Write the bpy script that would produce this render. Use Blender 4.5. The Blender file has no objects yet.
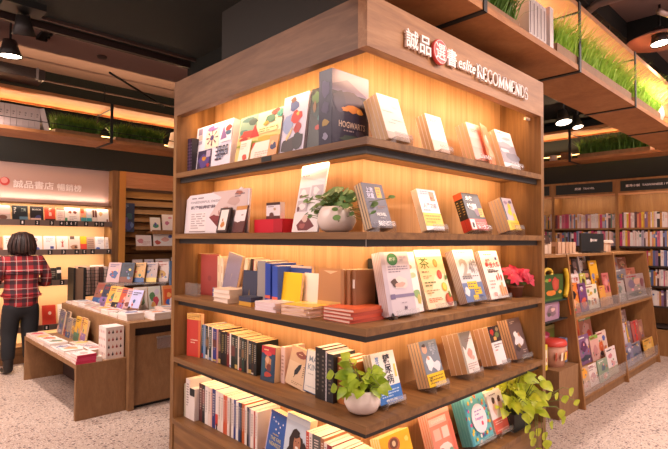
import bpy, math, random
from mathutils import Matrix, Vector, Euler
R = random.Random(7)
SC = bpy.context.scene
COL = SC.collection
rad = math.radians

# ------------------------------------------------------------ colours and materials
def lin(h):
    if isinstance(h, (tuple, list)): return tuple(h[:3]) + (1,)
    h = h.lstrip('#')
    if len(h) == 3: h = ''.join(c * 2 for c in h)
    v = [int(h[i:i + 2], 16) / 255 for i in (0, 2, 4)]
    return tuple(x / 12.92 if x <= .04045 else ((x + .055) / 1.055) ** 2.4 for x in v) + (1,)

MATS = {}
def mat(h, rough=.55, metal=0., coat=0.):
    k = (h, rough, metal, coat)
    if k in MATS: return MATS[k]
    m = bpy.data.materials.new('paint_' + str(h).strip('#')); m.use_nodes = True
    b = m.node_tree.nodes['Principled BSDF']
    b.inputs['Base Color'].default_value = lin(h)
    b.inputs['Roughness'].default_value = rough
    b.inputs['Metallic'].default_value = metal
    b.inputs['Coat Weight'].default_value = coat
    n = m.node_tree.nodes.new('ShaderNodeTexNoise'); n.inputs['Scale'].default_value = 60
    bp = m.node_tree.nodes.new('ShaderNodeBump'); bp.inputs['Strength'].default_value = .03
    m.node_tree.links.new(n.outputs['Fac'], bp.inputs['Height']); m.node_tree.links.new(bp.outputs[0], b.inputs['Normal'])
    MATS[k] = m
    return m

def nodes(name):
    m = bpy.data.materials.new(name); m.use_nodes = True
    nt = m.node_tree; b = nt.nodes['Principled BSDF']
    return m, nt, b

def ramp(nt, fac, stops):
    r = nt.nodes.new('ShaderNodeValToRGB'); e = r.color_ramp.elements
    while len(e) < len(stops): e.new(.5)
    for i, (p, c) in enumerate(stops): e[i].position = p; e[i].color = lin(c)
    nt.links.new(fac, r.inputs[0]); return r.outputs[0]

def wood(name, c1, c2, c3, grain=(1, 9, 9), rough=.5, scale=2.2):
    """oak veneer: long stretched noise for the pores plus broad cathedral figure."""
    m, nt, b = nodes(name)
    tc = nt.nodes.new('ShaderNodeTexCoord'); mp = nt.nodes.new('ShaderNodeMapping')
    mp.inputs['Scale'].default_value = grain
    nt.links.new(tc.outputs['Object'], mp.inputs[0])
    n = nt.nodes.new('ShaderNodeTexNoise'); n.inputs['Scale'].default_value = scale; n.inputs['Detail'].default_value = 7
    n.inputs['Distortion'].default_value = 1.3
    nt.links.new(mp.outputs[0], n.inputs['Vector'])
    col = ramp(nt, n.outputs['Fac'], [(.3, c1), (.52, c2), (.72, c3)])
    n2 = nt.nodes.new('ShaderNodeTexNoise'); n2.inputs['Scale'].default_value = scale * 9; n2.inputs['Detail'].default_value = 4
    nt.links.new(mp.outputs[0], n2.inputs['Vector'])
    mx = nt.nodes.new('ShaderNodeMix'); mx.data_type = 'RGBA'; mx.blend_type = 'MULTIPLY'; mx.inputs[0].default_value = .35
    nt.links.new(col, mx.inputs[6]); nt.links.new(n2.outputs['Fac'], mx.inputs[7])
    nt.links.new(mx.outputs[2], b.inputs['Base Color'])
    b.inputs['Roughness'].default_value = rough
    bp = nt.nodes.new('ShaderNodeBump'); bp.inputs['Strength'].default_value = .06
    nt.links.new(n2.outputs['Fac'], bp.inputs['Height']); nt.links.new(bp.outputs[0], b.inputs['Normal'])
    return m

W = {}
W['x'] = wood('oak_grain_x', '#6f4a2a', '#8a6137', '#9c7144', (.5, 8, 8))
W['y'] = wood('oak_grain_y', '#6f4a2a', '#8a6137', '#9c7144', (8, .5, 8))
W['z'] = wood('oak_grain_z', '#7a542e', '#946a3c', '#a67b4a', (8, 8, .5))
W['head'] = wood('oak_header_shaded_y', '#6c4a30', '#7e5a3d', '#8e694a', (7, .9, 7))  # darker copy of the header oak, this face's shade put into the colour
W['headx'] = wood('oak_header_lit_x', '#9c6c46', '#b07e52', '#be8e62', (.9, 7, 7))  # lighter copy of the header oak, the spotlight's brightness put into the colour
W['panel'] = wood('lit_oak_panel', '#b08152', '#c0915f', '#cc9f6e', (12, 12, .35), .55, 2.0)  # same oak lightened, the warm shelf glow put into its colour
W['table'] = wood('table_laminate', '#926a44', '#9c734b', '#a57c53', (4, 4, 1.2), .6, 3)
W['plank'] = wood('planter_plank', '#a66a3c', '#b77a47', '#c28854', (1.2, 1.2, 6), .6, 3)
W['spotlit'] = wood('spotlit_head_board', '#c08050', '#cf905e', '#da9f6c', (.6, 7, 7))  # paler wood: the spotlights' brightness on the head board is in the colour
W['rack'] = wood('rack_board', '#986a3c', '#aa7946', '#b68753', (5, 5, .6), .55, 3)
BLK = mat('#1b1d1c', .5); DARK = mat('#20211f', .7); STEEL = mat('#3a3634', .4, .7)
CREAM = mat('#d9bd9a', .8); PAGE = mat('#efdfc6', .85); WHITE = mat('#f2ece6', .55)

def acrylic():
    m, nt, b = nodes('clear_acrylic')
    nt.nodes.remove(b)
    out = [n for n in nt.nodes if n.type == 'OUTPUT_MATERIAL'][0]
    t = nt.nodes.new('ShaderNodeBsdfTransparent'); t.inputs[0].default_value = (.95, .95, .95, 1)
    g = nt.nodes.new('ShaderNodeBsdfGlossy'); g.inputs['Roughness'].default_value = .12
    lw = nt.nodes.new('ShaderNodeLayerWeight'); lw.inputs[0].default_value = .25
    f = nt.nodes.new('ShaderNodeMath'); f.operation = 'MULTIPLY_ADD'; f.inputs[1].default_value = .3; f.inputs[2].default_value = .04
    nt.links.new(lw.outputs['Facing'], f.inputs[0])
    mx = nt.nodes.new('ShaderNodeMixShader')
    nt.links.new(f.outputs[0], mx.inputs[0]); nt.links.new(t.outputs[0], mx.inputs[1]); nt.links.new(g.outputs[0], mx.inputs[2])
    df = nt.nodes.new('ShaderNodeBsdfDiffuse'); df.inputs[0].default_value = (.9, .86, .84, 1)
    m2 = nt.nodes.new('ShaderNodeMixShader'); m2.inputs[0].default_value = .09
    nt.links.new(mx.outputs[0], m2.inputs[1]); nt.links.new(df.outputs[0], m2.inputs[2])
    nt.links.new(m2.outputs[0], out.inputs[0])
    return m
ACR = acrylic()

def emit(h, s, name='lamp_glow'):
    m, nt, b = nodes(name)
    b.inputs['Base Color'].default_value = (0, 0, 0, 1)
    b.inputs['Emission Color'].default_value = lin(h); b.inputs['Emission Strength'].default_value = s
    return m
LEDM = emit('#ffc070', 6, 'warm_led_strip')

# ------------------------------------------------------------ mesh collecting
class MB:
    def __init__(s): s.v = []; s.f = []; s.m = []; s.mats = []; s.sm = []
    def mi(s, m):
        if m not in s.mats: s.mats.append(m)
        return s.mats.index(m)
    def add(s, vs, fs, m, M=None, smooth=False):
        o = len(s.v); i = s.mi(m)
        for p in vs:
            p = Vector(p)
            if M is not None: p = M @ p
            s.v.append(p)
        for f in fs: s.f.append([o + k for k in f]); s.m.append(i); s.sm.append(smooth)
        return s
    def box(s, a, b, m, M=None):
        x0, y0, z0 = a; x1, y1, z1 = b
        if x0 > x1: x0, x1 = x1, x0
        if y0 > y1: y0, y1 = y1, y0
        if z0 > z1: z0, z1 = z1, z0
        vs = [(x0, y0, z0), (x1, y0, z0), (x1, y1, z0), (x0, y1, z0), (x0, y0, z1), (x1, y0, z1), (x1, y1, z1), (x0, y1, z1)]
        return s.add(vs, [(0, 3, 2, 1), (4, 5, 6, 7), (0, 1, 5, 4), (1, 2, 6, 5), (2, 3, 7, 6), (3, 0, 4, 7)], m, M)
    def prism(s, poly, axis, c0, c1, m, M=None):
        """poly in the plane across axis ('x': (y,z), 'y': (x,z), 'z': (x,y)) pushed from c0 to c1."""
        def P(u, v, c): return (c, u, v) if axis == 'x' else (u, c, v) if axis == 'y' else (u, v, c)
        n = len(poly)
        vs = [P(u, v, c0) for u, v in poly] + [P(u, v, c1) for u, v in poly]
        fs = [tuple(range(n)), tuple(range(2 * n - 1, n - 1, -1))] + [(i, i + n, (i + 1) % n + n, (i + 1) % n) for i in range(n)]
        return s.add(vs, fs, m, M)
    def lathe(s, prof, m, M=None, n=24, smooth=True):
        vs = []; fs = []
        for r, z in prof:
            for k in range(n):
                a = 2 * math.pi * k / n; vs.append((r * math.cos(a), r * math.sin(a), z))
        for i in range(len(prof) - 1):
            for k in range(n):
                fs.append((i * n + k, i * n + (k + 1) % n, (i + 1) * n + (k + 1) % n, (i + 1) * n + k))
        return s.add(vs, fs, m, M, smooth)
    def tube(s, pts, r, m, n=8, M=None, smooth=True):
        pts = [Vector(p) for p in pts]; vs = []; fs = []
        for i, p in enumerate(pts):
            d = (pts[min(i + 1, len(pts) - 1)] - pts[max(i - 1, 0)]).normalized()
            u = d.orthogonal().normalized(); w = d.cross(u)
            if i and vs:
                pu = (vs[-n] - pts[i - 1]).normalized(); u = (pu - d * pu.dot(d)).normalized(); w = d.cross(u)
            rr = r[i] if isinstance(r, (list, tuple)) else r
            for k in range(n):
                a = 2 * math.pi * k / n; vs.append(p + (u * math.cos(a) + w * math.sin(a)) * rr)
        for i in range(len(pts) - 1):
            for k in range(n): fs.append((i * n + k, i * n + (k + 1) % n, (i + 1) * n + (k + 1) % n, (i + 1) * n + k))
        fs.append(tuple(range(n))[::-1]); fs.append(tuple((len(pts) - 1) * n + k for k in range(n)))
        return s.add(vs, fs, m, M, smooth)
    def sphere(s, c, r, m, n=12, M=None):
        rx, ry, rz = r if isinstance(r, (tuple, list)) else (r, r, r)
        prof = [(math.sin(math.pi * i / n), -math.cos(math.pi * i / n)) for i in range(n + 1)]
        T = Matrix.Translation(c) @ Matrix.Diagonal((rx, ry, rz, 1))
        if M is not None: T = M @ T
        return s.lathe(prof, m, T, 2 * n)
    def build(s, name, parent=None, loc=None):
        me = bpy.data.meshes.new(name); me.from_pydata([tuple(p) for p in s.v], [], s.f)
        for m in s.mats: me.materials.append(m)
        me.polygons.foreach_set('material_index', s.m); me.polygons.foreach_set('use_smooth', s.sm)
        me.update()
        o = bpy.data.objects.new(name, me); COL.objects.link(o)
        if parent: o.parent = parent
        if loc: o.location = loc
        return o

def bx(name, a, b, m, parent=None): return MB().box(a, b, m).build(name, parent)

def tag(o, label, cat, group=None, kind=None):
    o['label'] = label; o['category'] = cat
    if group: o['group'] = group
    if kind: o['kind'] = kind
    return o
def root(name, label, cat, loc=(0, 0, 0), group=None, rot=(0, 0, 0)):
    o = bpy.data.objects.new(name, None); COL.objects.link(o); o.empty_display_size = .05
    o.location = loc; o.rotation_euler = rot
    return tag(o, label, cat, group)
def struct(name, a, b, m):
    o = bx(name, a, b, m); o['kind'] = 'structure'; return o
def dup(src, loc=None, rot=None, label=None, group=None):
    r = src.copy(); COL.objects.link(r)
    if loc is not None: r.location = loc
    if rot is not None: r.rotation_euler = rot
    if label: r['label'] = label
    if group: r['group'] = group
    for ch in list(src.children):
        c = ch.copy(); COL.objects.link(c); c.parent = r
        for g in ch.children:
            d = g.copy(); COL.objects.link(d); d.parent = c
    return r
ORD = 'first second third fourth fifth sixth seventh eighth ninth tenth eleventh twelfth thirteenth fourteenth fifteenth sixteenth seventeenth eighteenth nineteenth twentieth'.split()
def ordn(i):
    if i < 20: return ORD[i]
    t = ['twenty', 'thirty', 'forty', 'fifty'][(i + 1) // 10 - 2]
    return {'twenty': 'twentieth', 'thirty': 'thirtieth', 'forty': 'fortieth', 'fifty': 'fiftieth'}[t] if (i + 1) % 10 == 0 else t + '-' + ORD[(i + 1) % 10 - 1]

# ------------------------------------------------------------ lettering
TX = {}
def glyphs(t, bold=0., ext=0., shear=0.):
    k = (t, bold, ext, shear)
    if k in TX: return TX[k]
    c = bpy.data.curves.new('t', 'FONT'); c.body = t; c.size = 1; c.offset = bold; c.extrude = ext; c.shear = shear
    c.align_x = 'CENTER'; c.align_y = 'CENTER'; c.resolution_u = 2; c.space_line = 1.0
    o = bpy.data.objects.new('t', c)
    me = bpy.data.meshes.new_from_object(o)
    vs = [v.co.copy() for v in me.vertices]; fs = [tuple(p.vertices) for p in me.polygons]
    bpy.data.objects.remove(o); bpy.data.curves.remove(c); bpy.data.meshes.remove(me)
    if vs:   # centre by the real outline
        xs = [v.x for v in vs]; ys = [v.y for v in vs]
        cx, cy = (min(xs) + max(xs)) / 2, (min(ys) + max(ys)) / 2
        for v in vs: v.x -= cx; v.y -= cy
        TX[k] = (vs, fs, max(xs) - min(xs), max(ys) - min(ys))
    else: TX[k] = (vs, fs, 0, 0)
    return TX[k]

def put_text(mb, t, w, h, m, M, bold=0., ext=0., shear=0.):
    """text fitted into w x h (h None keeps the shape) centred at M, lying in M's x-z plane facing -y"""
    vs, fs, tw, th = glyphs(t, bold, ext, shear)
    if not vs: return
    sx = w / tw; sz = sx if h is None else h / th
    mb.add([(v.x * sx, -v.z, v.y * sz) for v in vs], fs, m, M)

def art_mesh(mb, art, w, h, M, y0=-.0006):
    """cover print: shapes in fractions of the cover, x to the right, y up, on the face y = 0 looking to -y"""
    k = 0
    for a in art:
        k += 1; y = y0 - .00022 * k
        if a[0] == 'r':
            _, x0, z0, x1, z1, c = a
            mb.add([((x0 - .5) * w, y, z0 * h), ((x1 - .5) * w, y, z0 * h), ((x1 - .5) * w, y, z1 * h), ((x0 - .5) * w, y, z1 * h)], [(0, 1, 2, 3)], mat(c, .35), M)
        elif a[0] == 'p':
            mb.add([((px - .5) * w, y, pz * h) for px, pz in a[1]], [tuple(range(len(a[1])))], mat(a[2], .35), M)
        elif a[0] == 'e':
            _, cx, cz, rx, rz, c = a
            mb.add([((cx + rx * math.cos(q) - .5) * w, y, (cz + rz * math.sin(q)) * h) for q in [2 * math.pi * i / 16 for i in range(16)]], [tuple(range(16))], mat(c, .35), M)
        elif a[0] == 'b':     # irregular patch
            _, cx, cz, rx, rz, c = a
            r2 = random.Random(int(cx * 977 + cz * 131 + rx * 71))
            mb.add([((cx + rx * r2.uniform(.7, 1.2) * math.cos(q) - .5) * w, y, (cz + rz * r2.uniform(.7, 1.2) * math.sin(q)) * h) for q in [2 * math.pi * i / 11 for i in range(11)]], [tuple(range(11))], mat(c, .35), M)
        elif a[0] == 't':
            _, t, cx, cz, tw, th, c = a[:7]
            bold = a[7] if len(a) > 7 else .01
            put_text(mb, t, tw * w, None if th is None else th * h, mat(c, .35), M @ Matrix.Translation(((cx - .5) * w, y, cz * h)), bold)
        elif a[0] == 'l':     # rows of small print
            _, x0, z0, x1, z1, n, c = a
            r2 = random.Random(n + int(x0 * 100))
            for i in range(n):
                zc = z1 + (z0 - z1) * (i + .5) / n; hh = abs(z1 - z0) / n * .22
                x = x0; xe = x1 if i < n - 1 else x0 + (x1 - x0) * .6
                while x < xe - .02:
                    l = r2.uniform(.04, .14) ; xx = min(x + l, xe)
                    mb.add([((x - .5) * w, y, (zc - hh) * h), ((xx - .5) * w, y, (zc - hh) * h), ((xx - .5) * w, y, (zc + hh) * h), ((x - .5) * w, y, (zc + hh) * h)], [(0, 1, 2, 3)], mat(c, .5), M)
                    x = xx + .025

# ------------------------------------------------------------ books
def book_geo(mb_cover, mb_pages, w, h, t, cover, spine='R', paper=True, pg=CREAM):
    """closed book, front cover on y = 0, spine on +x ('R') or -x ('L'), standing on z = 0"""
    ct = .0012 if paper else .003; s = 1 if spine == 'R' else -1; e = 0 if paper else .003
    mb_cover.box((-w / 2, 0, 0), (w / 2, ct, h), cover)
    mb_cover.box((-w / 2, t - ct, 0), (w / 2, t, h), cover)
    mb_cover.box((s * w / 2, ct, 0), (s * (w / 2 - ct), t - ct, h), cover)
    mb_pages.box((-s * (w / 2 - e - .0008), ct, e + .0003), (s * (w / 2 - ct), t - ct, h - e - .0003), pg)

def make_book(label, w, h, t, color, art=(), spine='R', paper=True, detail=True, group=None, name='book', loc=(0, 0, 0), rot=(0, 0, 0), spart=(), cat='book', pg=CREAM, rough=.35):
    cov = mat(color, rough)
    if detail:
        o = root(name, label, cat, loc, group, rot)
        c, p = MB(), MB()
        book_geo(c, p, w, h, t, cov, spine, paper, pg)
        c.build('cover', o); p.build('pages', o)
        if art or spart:
            a = MB()
            if art: art_mesh(a, art, w, h, Matrix())
            if spart: art_mesh(a, spart, t, h, spine_matrix(w, t, spine))
            a.build('cover_print', o)
        return o
    c = MB(); book_geo(c, c, w, h, t, cov, spine, paper, pg)
    if art: art_mesh(c, art, w, h, Matrix())
    if spart: art_mesh(c, spart, t, h, spine_matrix(w, t, spine))
    o = c.build(name); o.location = loc; o.rotation_euler = rot
    return tag(o, label, cat, group)

def spine_matrix(w, t, spine):
    if spine == 'R': return Matrix.Translation((w / 2, t / 2, 0)) @ Matrix.Rotation(rad(90), 4, 'Z')
    return Matrix.Translation((-w / 2, t / 2, 0)) @ Matrix.Rotation(rad(-90), 4, 'Z')

def spine_book(label, t, w, h, color, spart=(), loc=(0, 0, 0), rz=0, detail=True, group=None, tilt=0, pg=PAGE, paper=True, name='book', cat='book'):
    """book standing with its spine on y = 0 looking to -y; t is what shows along the shelf"""
    cov = mat(color, .4); ct = .001 if paper else .0025; e = 0 if paper else .003
    c = MB()
    c.box((-t / 2, 0, 0), (t / 2, ct, h), cov)
    c.box((-t / 2, ct, 0), (-t / 2 + ct, w, h), cov); c.box((t / 2 - ct, ct, 0), (t / 2, w, h), cov)
    p = c if not detail else MB()
    p.box((-t / 2 + ct, ct, e + .0003), (t / 2 - ct, w - e - .0005, h - e - .0004), pg)
    rot = Euler((0, tilt, rz))
    if detail:
        o = root(name, label, cat, loc, group, rot)
        c.build('cover', o); p.build('pages', o)
        if spart:
            a = MB(); art_mesh(a, spart, t, h, Matrix()); a.build('spine_print', o)
        return o
    if spart: art_mesh(c, spart, t, h, Matrix())
    o = c.build(name); o.location = loc; o.rotation_euler = rot
    return tag(o, label, cat, group)

def lying(label, w, d, t, color, loc, rz=0, art=(), detail=True, group=None, name='book', spine='L', paper=True, cat='book', pg=PAGE):
    """book lying on its back, cover up; w along local x, d along local y, centre of its underside at loc"""
    cov = mat(color, .4); ct = .001 if paper else .0025; e = 0 if paper else .003; s = 1 if spine == 'R' else -1
    c = MB(); p = MB() if detail else c
    c.box((-w / 2, -d / 2, t - ct), (w / 2, d / 2, t), cov); c.box((-w / 2, -d / 2, 0), (w / 2, d / 2, ct), cov)
    c.box((s * w / 2, -d / 2, ct), (s * (w / 2 - ct), d / 2, t - ct), cov)
    p.box((-s * (w / 2 - e - .001), -d / 2 + e + .0006, ct), (s * (w / 2 - ct), d / 2 - e - .0006, t - ct), pg)
    M = Matrix.Translation((0, -d / 2, t)) @ Matrix.Rotation(rad(-90), 4, 'X')
    if detail:
        o = root(name, label, cat, loc, group, (0, 0, rz)); c.build('cover', o); p.build('pages', o)
        if art: a = MB(); art_mesh(a, art, w, d, M); a.build('cover_print', o)
        return o
    if art: art_mesh(c, art, w, d, M)
    o = c.build(name); o.location = loc; o.rotation_euler = (0, 0, rz)
    return tag(o, label, cat, group)

def acrylic_stand(label, loc, rz, w, T, tilt, group='clear acrylic book stands'):
    """easel: sloping plate with a front lip on two side cheeks; loc is the front bottom edge of the book it carries"""
    o = root('book_stand', label, 'book stand', loc, group, (0, 0, rz))
    M = Matrix.Rotation(-tilt, 4, 'X'); b = MB(); lip = .028
    b.box((-w / 2, -lip, -.003), (w / 2, T + .001, -.0006), ACR, M)
    b.box((-w / 2, -lip - .003, -.003), (w / 2, -lip, .02), ACR, M)
    b.box((-w / 2, T + .001, -.003), (w / 2, T + .003, .09), ACR, M)
    b.build('sloping_tray', o)
    low = (M @ Vector((0, T + .001, -.003))).z
    f = M @ Vector((0, -lip, -.003)); q = M @ Vector((0, T + .001, -.003))
    for sx in (-1, 1):
        MB().prism([(f.y, low), (q.y, low), (q.y, q.z), (f.y, f.z)], 'x', sx * (w / 2 - .002), sx * w / 2, ACR).build('side_cheek', o)
    return o

def face_pos(face, s, d, z):
    return (s, d, z) if face == 'R' else (d, s, z)
YAW = {'R': 0, 'L': -math.pi / 2}

def display(label, face, s, d, zs, w, h, t, n, tilt, color, art=(), short='', side_color=None, spart=(), spine='R', group=None, stand=True, paper=True, pg=CREAM, yaw=0):
    """n copies of one title leaning on a stand; s is the copies' centre along the shelf, d the front edge's depth"""
    T = n * (t + .0008); rz = YAW[face] + yaw; tl = rad(tilt)
    z0 = zs + (T + .002) * math.sin(tl) + .0045
    back = Matrix.Rotation(rz, 3, 'Z') @ Matrix.Rotation(-tl, 3, 'X') @ Vector((0, 1, 0))
    p0 = Vector(face_pos(face, s, d, z0))
    b = make_book(label, w, h, t, color, art, spine, paper, True, group, loc=p0, rot=(-tl, 0, rz), spart=spart, pg=pg)
    for k in range(1, n):
        dup(b, p0 + back * k * (t + .0008), None, f'{ordn(k)} copy tucked behind the front {short}', group or short + ' copies')
    if n > 1 and not group: b['group'] = short + ' copies'
    if stand:
        acrylic_stand('clear acrylic stand under the ' + short, p0, rz, w * .8, T, tl)
    return b
# ================================================================ room shell
def terrazzo():
    m, nt, b = nodes('terrazzo_floor')
    tc = nt.nodes.new('ShaderNodeTexCoord')
    def vor(scale, thr, col, base):
        v = nt.nodes.new('ShaderNodeTexVoronoi'); v.inputs['Scale'].default_value = scale
        nt.links.new(tc.outputs['Object'], v.inputs['Vector'])
        sep = nt.nodes.new('ShaderNodeSeparateColor'); nt.links.new(v.outputs['Color'], sep.inputs[0])
        g = nt.nodes.new('ShaderNodeMath'); g.operation = 'GREATER_THAN'; g.inputs[1].default_value = thr
        nt.links.new(sep.outputs[0], g.inputs[0])
        l = nt.nodes.new('ShaderNodeMath'); l.operation = 'LESS_THAN'; l.inputs[1].default_value = .42
        nt.links.new(v.outputs['Distance'], l.inputs[0])
        mu = nt.nodes.new('ShaderNodeMath'); mu.operation = 'MULTIPLY'
        nt.links.new(g.outputs[0], mu.inputs[0]); nt.links.new(l.outputs[0], mu.inputs[1])
        mx = nt.nodes.new('ShaderNodeMix'); mx.data_type = 'RGBA'
        nt.links.new(mu.outputs[0], mx.inputs[0]); nt.links.new(base, mx.inputs[6]); mx.inputs[7].default_value = lin(col)
        return mx.outputs[2]
    n = nt.nodes.new('ShaderNodeTexNoise'); n.inputs['Scale'].default_value = 1.1; nt.links.new(tc.outputs['Object'], n.inputs['Vector'])
    c = ramp(nt, n.outputs['Fac'], [(.35, '#c0ab9c'), (.65, '#d0bcac')])
    c = vor(60, .72, '#8a7770', c); c = vor(95, .6, '#e6dad2', c); c = vor(38, .86, '#6d5a54', c); c = vor(75, .84, '#7b4f45', c)
    br = nt.nodes.new('ShaderNodeTexBrick'); br.offset = 0; br.inputs['Scale'].default_value = 1
    br.inputs['Brick Width'].default_value = .8; br.inputs['Row Height'].default_value = .8; br.inputs['Mortar Size'].default_value = .002
    br.inputs['Color1'].default_value = (1, 1, 1, 1); br.inputs['Color2'].default_value = (1, 1, 1, 1); br.inputs['Mortar'].default_value = (.62, .58, .56, 1)
    nt.links.new(tc.outputs['Object'], br.inputs['Vector'])
    mx = nt.nodes.new('ShaderNodeMix'); mx.data_type = 'RGBA'; mx.blend_type = 'MULTIPLY'; mx.inputs[0].default_value = 1
    nt.links.new(c, mx.inputs[6]); nt.links.new(br.outputs['Color'], mx.inputs[7])
    nt.links.new(mx.outputs[2], b.inputs['Base Color']); b.inputs['Roughness'].default_value = .42
    return m
struct('floor', (-4, -4, -.1), (9, 7, 0), terrazzo())
WALLD = mat('#1f2523', .8)
struct('wall_left', (-4, 5.82, 0), (7, 5.95, 3.7), WALLD)
struct('wall_right', (6.46, -4, 0), (6.6, 5.82, 3.7), WALLD)
CEIL = mat('#a0837a', .85)
struct('ceiling', (-4, -4, 3.62), (9, 7, 3.7), CEIL)
struct('trim_1', (-4, 5.5, 2.39), (6.2, 5.82, 3.05), WALLD)        # dark fascia over the wall displays
struct('trim_2', (6.15, -4, 2.345), (6.46, 5.5, 3.05), WALLD)
struct('trim_3', (-4, -4, 3.25), (.95, 3.3, 3.62), mat('#1a211f', .8))       # dark dropped ceiling in front of the plaster field
struct('trim_4', (.951, 1.62, 2.9), (1.9, 3.3, 3.62), mat('#161e1c', .8))
struct('trim_5', (.30, .30, 2.43), (1.55, 1.58, 3.0), mat('#34322e', .7))    # boxed column above the bookcase
struct('trim_6', (1.901, .16, 3.45), (9, .8, 3.62), mat('#1c1f1d', .8))     # beams on the right
struct('trim_7', (1.901, .9, 3.3), (9, 2.4, 3.62), mat('#20211f', .8))
struct('trim_8', (3.95, -1.6, 3.42), (4.2, .159, 3.62), mat('#1c1f1d', .8))

# ================================================================ the island bookcase
S = {1: 1.889, 2: 1.5123, 3: 1.1322, 4: .7553, 5: .3776}
LEN, DEP, HB, HT = 1.64, .27, 2.2511, 2.4672
bc = root('bookcase', 'large oak island bookcase with glowing shelves and raised lettering on its header', 'bookcase', (0, 0, 0))
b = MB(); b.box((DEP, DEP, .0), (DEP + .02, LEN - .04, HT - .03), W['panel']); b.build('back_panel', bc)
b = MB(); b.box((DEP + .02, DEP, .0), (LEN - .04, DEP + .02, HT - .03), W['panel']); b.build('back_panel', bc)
MB().box((.30, .30, 0), (LEN - .05, LEN - .05, HT - .04), W['z']).build('core', bc)
MB().box((.0, LEN - .04, 0), (LEN - .001, LEN, HB), W['z']).box((.051, LEN - .04, HB), (LEN - .001, LEN - .001, HT - .002), W['z']).build('side_panel', bc)
MB().box((LEN - .04, 0, 0), (LEN, LEN - .041, HB), W['z']).box((LEN - .04, .051, HB), (LEN - .001, LEN - .041, HT - .002), W['z']).build('side_panel', bc)
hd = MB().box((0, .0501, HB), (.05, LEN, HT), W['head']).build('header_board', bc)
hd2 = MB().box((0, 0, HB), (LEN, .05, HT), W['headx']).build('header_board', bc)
MB().box((.051, .051, HT - .03), (LEN - .041, LEN - .041, HT - .01), W['x']).build('top_board', bc)
LEDC = (1.0, .62, .34)
def area(name, loc, direction, sx, sy, power, color, along):
    l = bpy.data.lights.new(name, 'AREA'); l.shape = 'RECTANGLE'; l.size = sx; l.size_y = sy; l.energy = power; l.color = color
    o = bpy.data.objects.new(name, l); COL.objects.link(o)
    z = -Vector(direction).normalized(); x = Vector(along).normalized(); x = (x - z * x.dot(z)).normalized(); y = z.cross(x)
    o.matrix_world = Matrix.Translation(loc) @ Matrix((x, y, z)).transposed().to_4x4()
    o['kind'] = 'helper'
    return o
CHN = mat('#2b2825', .55)
for i in range(1, 6):
    z = S[i]; tk = .03
    if i < 5:
        sh = MB()
        sh.prism([(0, 0), (LEN - .04, 0), (LEN - .04, DEP), (DEP, DEP), (DEP, LEN - .04), (0, LEN - .04)], 'z', z - tk, z, W['y'])
    else:
        sh = MB(); sh.prism([(0, 0), (LEN - .04, 0), (LEN - .04, DEP), (DEP, DEP), (DEP, LEN - .04), (0, LEN - .04)], 'z', z - .032, z, W['y'])
    so = sh.build('shelf', bc)
    if i < 5:
        c = MB(); zz = z - tk
        c.box((.028, .028, zz - .030), (.05, LEN - .04, zz), CHN); c.box((.05, .028, zz - .030), (LEN - .04, .05, zz), CHN)
        c.build('light_channel', so)
        g = MB(); g.box((.118, .125, zz - .009), (.13, LEN - .06, zz - .0005), LEDM); g.box((.13, .118, zz - .009), (LEN - .06, .13, zz - .0005), LEDM)
        g.build('light_strip', so)
        if i == 2:
            MB().box((.0265, .0265, zz - .030), (.0279, .0279, zz), mat('#cfc7bb', .3, .6)).build('corner_cap', so)
for i, (z, zb) in enumerate([(HB - .0, 0), (S[1] - .03, 0), (S[2] - .03, 0), (S[3] - .03, 0), (S[4] - .03, 0)]):
    P = [5.0, 3.6, 3.3, 3.0, 3.0][i]
    xo = .125 if i else .075
    zz = z - .012 if i else z + .02
    area('shelf_led', (xo, LEN / 2 + .04, zz), (.8, 0, -.6), LEN - .28, .012, P, LEDC, (0, 1, 0))
    area('shelf_led', (LEN / 2 + .04, xo, zz), (0, .8, -.6), LEN - .28, .012, P, LEDC, (1, 0, 0))
g = MB(); g.box((.0502, .08, HB + .012), (.056, LEN - .06, HB + .03), LEDM); g.box((.08, .0502, HB + .012), (LEN - .06, .056, HB + .03), LEDM)
g.build('light_strip', hd)
# plinth with drawer fronts
pl = MB(); pl.box((.02, .02, 0), (DEP, LEN - .0401, .0799), BLK); pl.box((DEP + .001, .02, 0), (LEN - .0401, DEP, .0799), BLK); pl.build('plinth', bc)
for k in range(2):
    y0 = .005 + k * .80; y1 = y0 + .79
    for nm, a, c in (('L', (.006, y0, .08), (.03, min(y1, 1.598), .342)), ('R', (max(y0, .032), .006, .08), (min(y1, 1.598), .03, .342))):
        d = bx('drawer', a, c, W['y' if nm == 'L' else 'x'], bc)
MB().box((.031, .031, .08), (DEP, LEN - .041, .345), W['z']).box((DEP, .031, .08), (LEN - .041, DEP, .345), W['z']).build('drawer_carcass', bc)

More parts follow.
